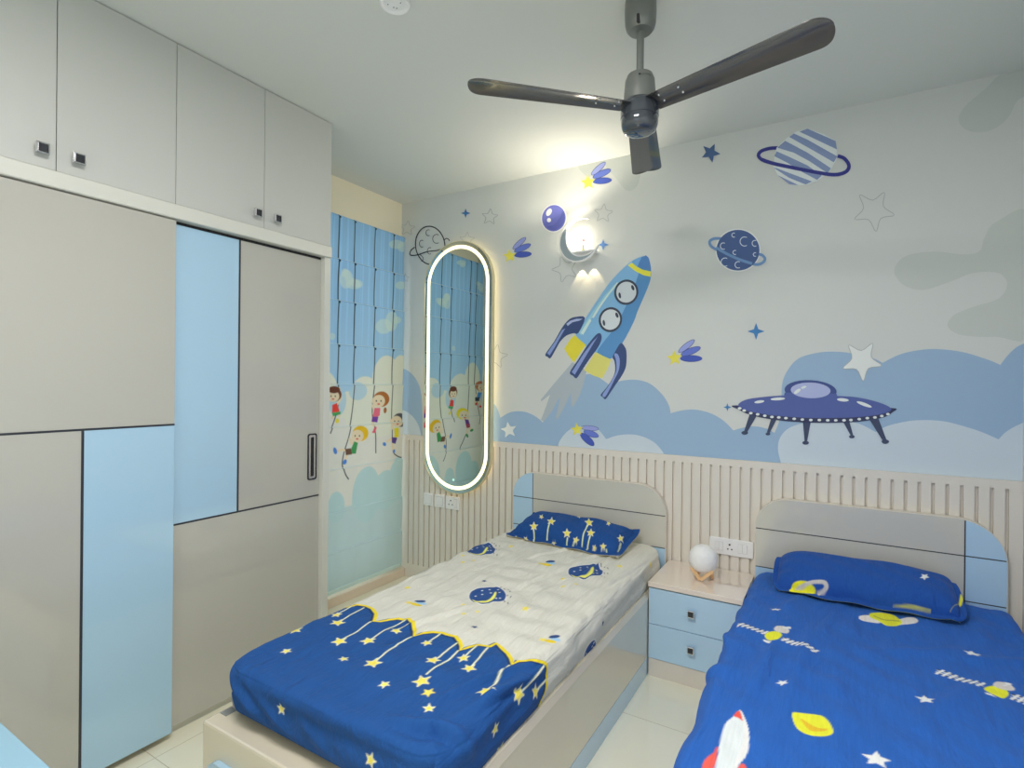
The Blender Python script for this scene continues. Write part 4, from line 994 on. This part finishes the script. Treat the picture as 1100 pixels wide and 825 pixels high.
def pp1(u, v, T):
    p = Paint(u, v, (26, 70, 132), .003, 1.3); C6 = crop(6.875, 540, 540); K_ = lambda q: T(*C6(q))
    def stt(q, r, rot=0):
        p.poly([K_(x) for x in star(q[0], q[1], r+4, rot, .5, soft=True)], (236, 238, 200)); p.poly([K_(x) for x in star(q[0], q[1], r-3, rot, .5, soft=True)], YS)
    for st_, hd, rot in (([(228, 285), (232, 235), (226, 185)], (230, 170), -90), ([(325, 280), (335, 200), (348, 150)], (358, 137), -80), ([(470, 300), (478, 250)], (474, 222), -90), ([(525, 325), (515, 305), (535, 285)], (540, 272), -70), ([(585, 312), (598, 230), (625, 165)], (638, 148), -95), ([(620, 350), (635, 285), (648, 240)], (650, 220), -85), ([(850, 355), (872, 290)], (870, 262), -100), ([(92, 280), (100, 250)], (112, 285), -90), ([(768, 368), (765, 345)], (742, 325), -85)):
        q = cat(st_, False, 4); p.poly([K_(x) for x in stroke(q, 9)], (206, 216, 170)); stt(hd, 29 if hd[1] < 250 else 22, rot)
    for q in ((285, 102), (565, 102), (782, 152), (170, 268), (378, 296), (676, 325)): stt(q, 14, 10)
    return p.c
pillow('pillow', (-1.255, 2.745, .589), .350, .160, .078, math.radians(12), math.radians(-3), pp1, m_sheet, 'navy pillow with yellow stars on stems at the head of the cream sheet', (214, 208, 180), 4, flange=.028, bow=.025, rnd=.03)
def pp2(u, v, T):
    p = Paint(u, v, (30, 76, 152), .003, 1.3); C5 = crop(4.074, 790, 580); K_ = lambda q: T(*C5(q))
    p.poly([K_(q) for q in cat([(240, 205), (255, 182), (285, 178), (315, 185), (345, 210), (350, 235), (300, 236), (240, 226)], True, 3)], (222, 216, 44))
    p.poly([K_(x) for x in stroke(cat([(262, 212), (300, 200), (340, 186), (385, 184), (398, 202), (385, 222), (360, 234)], False, 4), 19)], (190, 186, 180))
    p.poly([K_(x) for x in star(828, 160, 22, 20, .48, sy=.6)], (226, 230, 236))
    p.poly([K_(q) for q in [(985, 240), (1000, 250), (990, 290), (940, 310), (975, 280)]], (222, 216, 60))
    p.poly([K_(q) for q in [(690, 288), (780, 288), (855, 300), (855, 306), (760, 300)]], (222, 216, 60))
    return p.c
pillow('pillow', (.102, 2.770, .574), .345, .152, .080, math.radians(17), math.radians(1.0), pp2, m_blanket, 'plump royal blue pillow with a yellow ringed planet on the right bed', (150, 160, 60), 9, flange=.022, bow=.01, rnd=.10)

# ================================================================== NIGHTSTAND
NX0, NX1, NY0, NY1 = -.777, -.346, 2.606, PANEL_Y-.003
ns = empty('nightstand', ((NX0+NX1)/2, (NY0+NY1)/2, 0), 'two-drawer light blue nightstand with glossy beige top between the beds', 'nightstand')
MB().box((NX0+.004, NY0+.019, .0), (NX1-.004, NY1, .437)).build('body', m_edge, ns)
MB().box((NX0, NY0-.008, .437), (NX1, NY1, .462), .002).build('tabletop', m_nstop, ns)
MB().box((NX0+.002, NY0+.004, .0), (NX1-.002, NY0+.0185, .086)).build('plinth', m_edge, ns)
for z0, z1, kz in ((.089, .254, .195-.012), (.257, .430, .352)):
    dr = MB().box((NX0+.002, NY0, z0), (NX1-.002, NY0+.018, z1), .001).build('drawer', m_blue2, ns)
    square_knob(dr, -.57, NY0, kz, 'y', .0165)
# globe lamp on a small wooden stand
gl = at(755.5, 603, 1, 2.78); GR = .0695
gz = .462+.030+GR
lamp = empty('globe_lamp', (gl.x, 2.78, .462), 'unlit white moon globe lamp on a small wooden stand on the nightstand', 'lamp')
bm = bmesh.new(); bmesh.ops.create_uvsphere(bm, u_segments=48, v_segments=32, radius=GR, matrix=Matrix.Translation((gl.x, 2.78, gz)))
for v in bm.verts:
    n = (v.co-Vector((gl.x, 2.78, gz))).normalized(); v.co += n*(.0012*math.sin(n.x*17+n.y*11)*math.sin(n.z*19))
mbx = MB(); mbx.bm.free(); mbx.bm = bm; mbx.build('globe', m_globe, lamp, True)
mbx = MB()
def bar(m, a, b, w=.007, h=.009):
    a, b = Vector(a), Vector(b); d = (b-a).normalized(); s = d.cross(Vector((0, 0, 1))).normalized()*w; u = s.cross(d).normalized()*h
    vs = [m.bm.verts.new(p+i*s+j*u) for p in (a, b) for i, j in ((-1, -1), (1, -1), (1, 1), (-1, 1))]
    for q in ((0, 1, 2, 3), (7, 6, 5, 4), (0, 4, 5, 1), (1, 5, 6, 2), (2, 6, 7, 3), (3, 7, 4, 0)): m.bm.faces.new([vs[i] for i in q])
for k_ in range(3):
    a0_ = math.radians(-95+120*k_); p_ = []
    for da, rr, zz_ in ((-60, .056, .052), (0, .046, .0075), (60, .056, .052)):
        a = a0_+math.radians(da); p_.append((gl.x+rr*math.cos(a), 2.78+rr*math.sin(a), .462+zz_))
    bar(mbx, p_[0], p_[1], .006, .007); bar(mbx, p_[1], p_[2], .006, .007)
mbx.build('stand', m_wood, lamp)

# ================================================================== DESK (lower left corner)
dk = empty('study_table', (-1.45, .1, 0), 'pale blue glossy table top in the lower left corner', 'table')
MB().box((-1.95, -.25, .725), (-1.02, .388, .75), .002).build('tabletop', m_deskblue, dk)
for x in (-1.93, -1.06): MB().box((x, -.23, 0), (x+.02, .36, .725)).build('side_panel', m_loft, dk)

# ================================================================== CEILING FAN
FX, FY, FZ = -.592, 1.822, 2.386
fan = empty('ceiling_fan', (FX, FY, H), 'dark grey three-blade ceiling fan on a short rod', 'ceiling fan')
MB().lathe([(.001, 2.749), (.053, 2.749), (.054, 2.71), (.052, 2.67), (.048, 2.655), (.040, 2.645), (.012, 2.643), (.012, 2.65)], (FX, FY, 0), 48).build('canopy', m_fangrey, fan, True)
MB().cyl((FX, FY, 2.50), (FX, FY, 2.66), .0125, n=24).build('rod', m_fangrey, fan, True)
MB().box((FX+.005, FY-.058, 2.645), (FX+.013, FY-.045, 2.672)).build('canopy_slot', m_dark, fan)
MB().lathe([(.012, 2.500), (.030, 2.499), (.043, 2.492), (.050, 2.474), (.0545, 2.42), (.056, 2.400), (.040, 2.398)], (FX, FY, 0), 56).build('motor_cover', m_fangrey, fan, True)
MB().lathe([(.040, 2.400), (.058, 2.398), (.0635, 2.392), (.0655, 2.365), (.065, 2.345), (.0635, 2.344), (.0645, 2.342), (.062, 2.318), (.056, 2.302), (.044, 2.294), (.030, 2.291), (.0001, 2.290)], (FX, FY, 0), 56).build('motor_hub', m_fandark, fan, True)
# maker's mark on the motor cover
mk = MB(); a0 = math.radians(-90)
def onc(a, z, r=.0535): return (FX+r*math.cos(a), FY+r*math.sin(a), z)
va = math.atan2(-FY, -FX)
def patch(a_, b_, z0, z1):
    mk.quad([onc(a_, z0), onc(b_, z0), onc(b_, z1), onc(a_, z1)])
for i in range(14):
    t = 2*math.pi*i/14; t2 = 2*math.pi*(i+1)/14; ac = va-.02
    c0 = onc(ac, 2.470)
    mk.bm.faces.new([mk.bm.verts.new(onc(ac, 2.470)), mk.bm.verts.new(onc(ac+.075*math.cos(t), 2.470+.0035*math.sin(t))), mk.bm.verts.new(onc(ac+.075*math.cos(t2), 2.470+.0035*math.sin(t2)))])
mk.build('emblem', m_dark, fan)
def text_on_cover(txt, size, a_start, z):
    cu = bpy.data.curves.new('maker_name', 'FONT'); cu.body = txt; cu.size = size; cu.resolution_u = 2
    o = bpy.data.objects.new('maker_name', cu); COL.objects.link(o); dg = bpy.context.evaluated_depsgraph_get()
    me = bpy.data.meshes.new_from_object(o.evaluated_get(dg)); bpy.data.objects.remove(o)
    for v in me.vertices:
        a = a_start+v.co.x/.0535; v.co = Vector(onc(a, z+v.co.y))
    link('maker_name', me, m_dark, fan)
text_on_cover('atomberg', .0085, va+.09, 2.4675)
def blade(ang):
    r0, r1 = .052, .60; n = 64; m = 12; vs = []
    bmx = bmesh.new(); ca, sa_ = math.cos(ang), math.sin(ang)
    for i in range(n+1):
        t = i/n; r = r0+(r1-r0)*(1-(1-t)**1.6)
        t = (r-r0)/(r1-r0)
        w = .046+.0175*min(1, t*1.1)
        e = (r1-r)/.055
        if e < 1: w *= max(0, 1-(1-e)**2.6)**.45 if e > 0 else 0
        pit = math.radians(7.5)
        for j in range(m+1):
            s = -1+2*j/m; y = s*max(w, .0008); z = -math.sin(pit)*y*1.0-.010*(s*s)*(w/.056)+.004
            for k in (0,): vs.append(bmx.verts.new((FX+r*ca-y*math.cos(pit)*sa_, FY+r*sa_+y*math.cos(pit)*ca, FZ+z-.008*t*0)))
    for i in range(n):
        for j in range(m):
            a = i*(m+1)+j; bmx.faces.new((vs[a], vs[a+m+1], vs[a+m+2], vs[a+1]))
    bmesh.ops.recalc_face_normals(bmx, faces=bmx.faces)
    bmesh.ops.solidify(bmx, geom=bmx.faces[:], thickness=.0022)
    q = MB(); q.bm.free(); q.bm = bmx; o = q.build('blade', m_blade, fan, True)
    for rr, yy in ((.085, -.018), (.085, .018), (.155, -.016), (.155, .016)):
        pit = math.radians(7.5); z = -math.sin(pit)*yy
        x, y = FX+rr*ca-yy*sa_, FY+rr*sa_+yy*ca
        MB().lathe([(0.0001, -.0035), (.003, -.003), (.0042, -.001), (.0042, .004)], (x, y, FZ+z-.001), 12).build('rivet', m_chrome, o, True)
for k_ in range(3): blade(math.radians(-135.5+120*k_))

# ceiling disc
cdp = at(424, 2, 2, H)
det = empty('ceiling_disc', (cdp.x, cdp.y, H), 'small round white ceiling cover plate near the top edge', 'ceiling plate')
MB().lathe([(.0001, -.006), (.040, -.007), (.046, -.013), (.051, -.012), (.054, -.004), (.054, -.0005), (.0001, -.0005)], (cdp.x, cdp.y, H), 48).build('plate', m_white, det, True)
for a, r in ((0.3, .022), (2.0, .022), (2.5, .019), (3.6, .024), (5.2, .030)):
    MB().cyl((cdp.x+r*math.cos(a), cdp.y+r*math.sin(a), H-.0085), (cdp.x+r*math.cos(a), cdp.y+r*math.sin(a), H-.006), .0016, n=8).build('screw_hole', m_hole, det)

# ================================================================== MOON WALL LAMP
T9 = crop(8.42*1.4, 600, 220); T9 = crop(11.78, 600, 220)
ml_c = at(622, 259, 1, D-.06)
ml = empty('moon_wall_lamp', (ml_c.x, D, ml_c.z), 'lit crescent moon wall lamp with a tiny figure and red flower', 'wall lamp')
LY0, LY1 = D-.085, D-.070
def wl(q):
    w = at(*T9(q), 1, LY0); return (w.x, w.z)
outl = cat([(372, 176), (330, 165), (260, 168), (180, 200), (100, 265), (40, 350), (8, 450), (12, 550), (60, 650), (140, 708), (230, 725), (330, 700), (420, 640), (480, 555), (508, 500)], False, 6)
inl = cat([(508, 500), (470, 540), (400, 600), (320, 635), (240, 638), (170, 600), (120, 530), (98, 440), (105, 350), (140, 270), (210, 200), (290, 175), (372, 176)], False, 6)
cres = [wl(q) for q in outl]+[wl(q) for q in inl[1:-1]]
body_ = MB().prism(cres, LY0, LY1).build('crescent', mat('lamp_white_edge', (236, 236, 240), .35), ml)
def shrink(pts, d):
    c = []; n = len(pts)
    for i in range(n):
        a, b = Vector(pts[i-1]), Vector(pts[(i+1) % n]); t = (b-a); t = t.normalized() if t.length > 1e-9 else Vector((1, 0)); nn = Vector((-t.y, t.x)); c.append(Vector(pts[i])+nn*d)
    return [(p.x, p.y) for p in c]
def area(P): return sum(P[i-1][0]*P[i][1]-P[i][0]*P[i-1][1] for i in range(len(P)))/2
i2 = [wl(q) for q in cat([(330, 172), (270, 174), (190, 206), (112, 272), (55, 355), (25, 450), (28, 545), (70, 635), (145, 692), (230, 708), (320, 685), (400, 632), (460, 560), (410, 612), (320, 650), (235, 654), (162, 615), (108, 540), (86, 440), (92, 345), (130, 262), (205, 192), (280, 175)], True, 4)]
MB().prism(i2, LY0-.0015, LY0+.001).build('crescent_face', mat('lamp_grey_face', (138, 150, 156), .4), body_)
# shelf inside the crescent, rear box and bulbs
sx0, sx1 = wl((150, 590))[0], wl((440, 590))[0]; sz = wl((300, 585))[1]
MB().box((sx0, LY1-.012, sz-.004), (sx1, D-.002, sz+.004)).build('ledge', mat('lamp_white_edge', (236, 236, 240), .35), ml)
cx_, cz_ = wl((110, 520))
MB().box((cx_-.02, LY1, cz_-.05), (cx_+.008, D-.001, cz_+.02), .004).build('back_box', m_white, ml)
m_bulb = mat('warm_bulb', (255, 240, 210), .5, emit=(255, 226, 170), estr=12)
bx_, bz_ = wl((150, 470))
MB().lathe([(.0001, -.018), (.010, -.014), (.014, 0), (.010, .014), (.0001, .018)], (bx_, D-.045, bz_), 20).build('bulb', m_bulb, ml, True)
fx_, fz_ = wl((285, 560))
fg = MB()
fg.lathe([(.0001, 0), (.011, 0), (.009, .012), (.005, .026), (.0001, .028)], (fx_, LY1+.012, sz+.004), 14).lathe([(.0001, .026), (.005, .029), (.006, .034), (.004, .039), (.0001, .041)], (fx_, LY1+.012, sz+.004), 14)
fg.build('figurine', mat('figure_cream', (214, 210, 170), .6), ml, True)
rx_, rz_ = wl((295, 438))
st2 = MB().cyl((rx_+.003, LY1+.010, sz+.004), (rx_, LY1+.010, rz_), .0012, n=8).build('flower_stem', mat('stem_green', (110, 130, 90), .6), ml)
MB().lathe([(.0001, -.006), (.006, -.003), (.008, .002), (.005, .006), (.0001, .005)], (rx_, LY1+.010, rz_), 14).build('flower', mat('flower_red', (196, 44, 44), .5), st2, True)

# ================================================================== LIGHT
def area_light(name, loc, rot, sx, sy, energy, col):
    l = bpy.data.lights.new(name, 'AREA'); l.shape = 'RECTANGLE'; l.size = sx; l.size_y = sy; l.energy = energy; l.color = col
    o = bpy.data.objects.new(name, l); COL.objects.link(o); o.location = loc; o.rotation_euler = rot; return o
def point(name, loc, e, col, r=.02, spot=None, rot=None):
    l = bpy.data.lights.new(name, 'SPOT' if spot else 'POINT'); l.energy = e; l.color = col; l.shadow_soft_size = r
    if spot: l.spot_size = spot; l.spot_blend = .35
    o = bpy.data.objects.new(name, l); COL.objects.link(o); o.location = loc
    if rot: o.rotation_euler = rot
    return o
# daylight through the rear window, facing into the room
area_light('daylight_rear_window', ((RW0+RW1)/2, YR-.03, (RZ0+RZ1)/2), (math.radians(90), 0, math.radians(180)), RW1-RW0-.1, RZ1-RZ0-.1, 68, (.93, .925, 1))
# daylight behind the blind
area_light('daylight_side_window', (XL-.12, (WY0+WY1)/2, (WZ0+WZ1)/2), (0, math.radians(-90), 0), WZ1-WZ0, WY1-WY0, 5, (.85, .93, 1))
# unseen ceiling panel, added to brighten the floor and beds
lu = empty('added_ceiling_panel', (-.6, .45, H), 'square ceiling panel added out of view to brighten the floor and beds', 'ceiling light')
MB().box((-.9, .15, H-.03), (-.3, .75, H-.001), .004).build('housing', m_white, lu)
area_light('ceiling_panel_fill', (-.6, .45, H-.034), (0, 0, 0), .58, .58, 54, (1, .955, .93))
point('moon_bulb_light', (bx_+.015, D-.05, bz_+.02), 1.0, (1, .88, .68), .02)
point('moon_up_light', (bx_+.05, D-.13, bz_+.06), 11, (1, .88, .70), .03, math.radians(160), (math.radians(180+34), 0, math.radians(-25)))
for k_ in (-.017, .018):
    w = wl((300, 720))
    point('moon_down_light', (w[0]+k_*2.2, D-.03, w[1]-.005), .9, (1, .78, .45), .004, math.radians(70), (math.radians(14), math.radians(0), 0))

w = bpy.data.worlds.new('world'); scene.world = w; w.use_nodes = True
bg = w.node_tree.nodes['Background']; bg.inputs['Color'].default_value = (.75, .88, 1, 1); bg.inputs['Strength'].default_value = 1.2
vs_ = scene.view_settings; vs_.view_transform = 'Standard'; vs_.look = 'None'; vs_.gamma = 1; vs_.use_curve_mapping = False; vs_.exposure = -0.32
scene.display_settings.display_device = 'sRGB'
scene.cycles.use_denoising = True
scene.cycles.max_bounces = 10; scene.cycles.diffuse_bounces = 6; scene.cycles.glossy_bounces = 5
scene.cycles.sample_clamp_indirect = 6
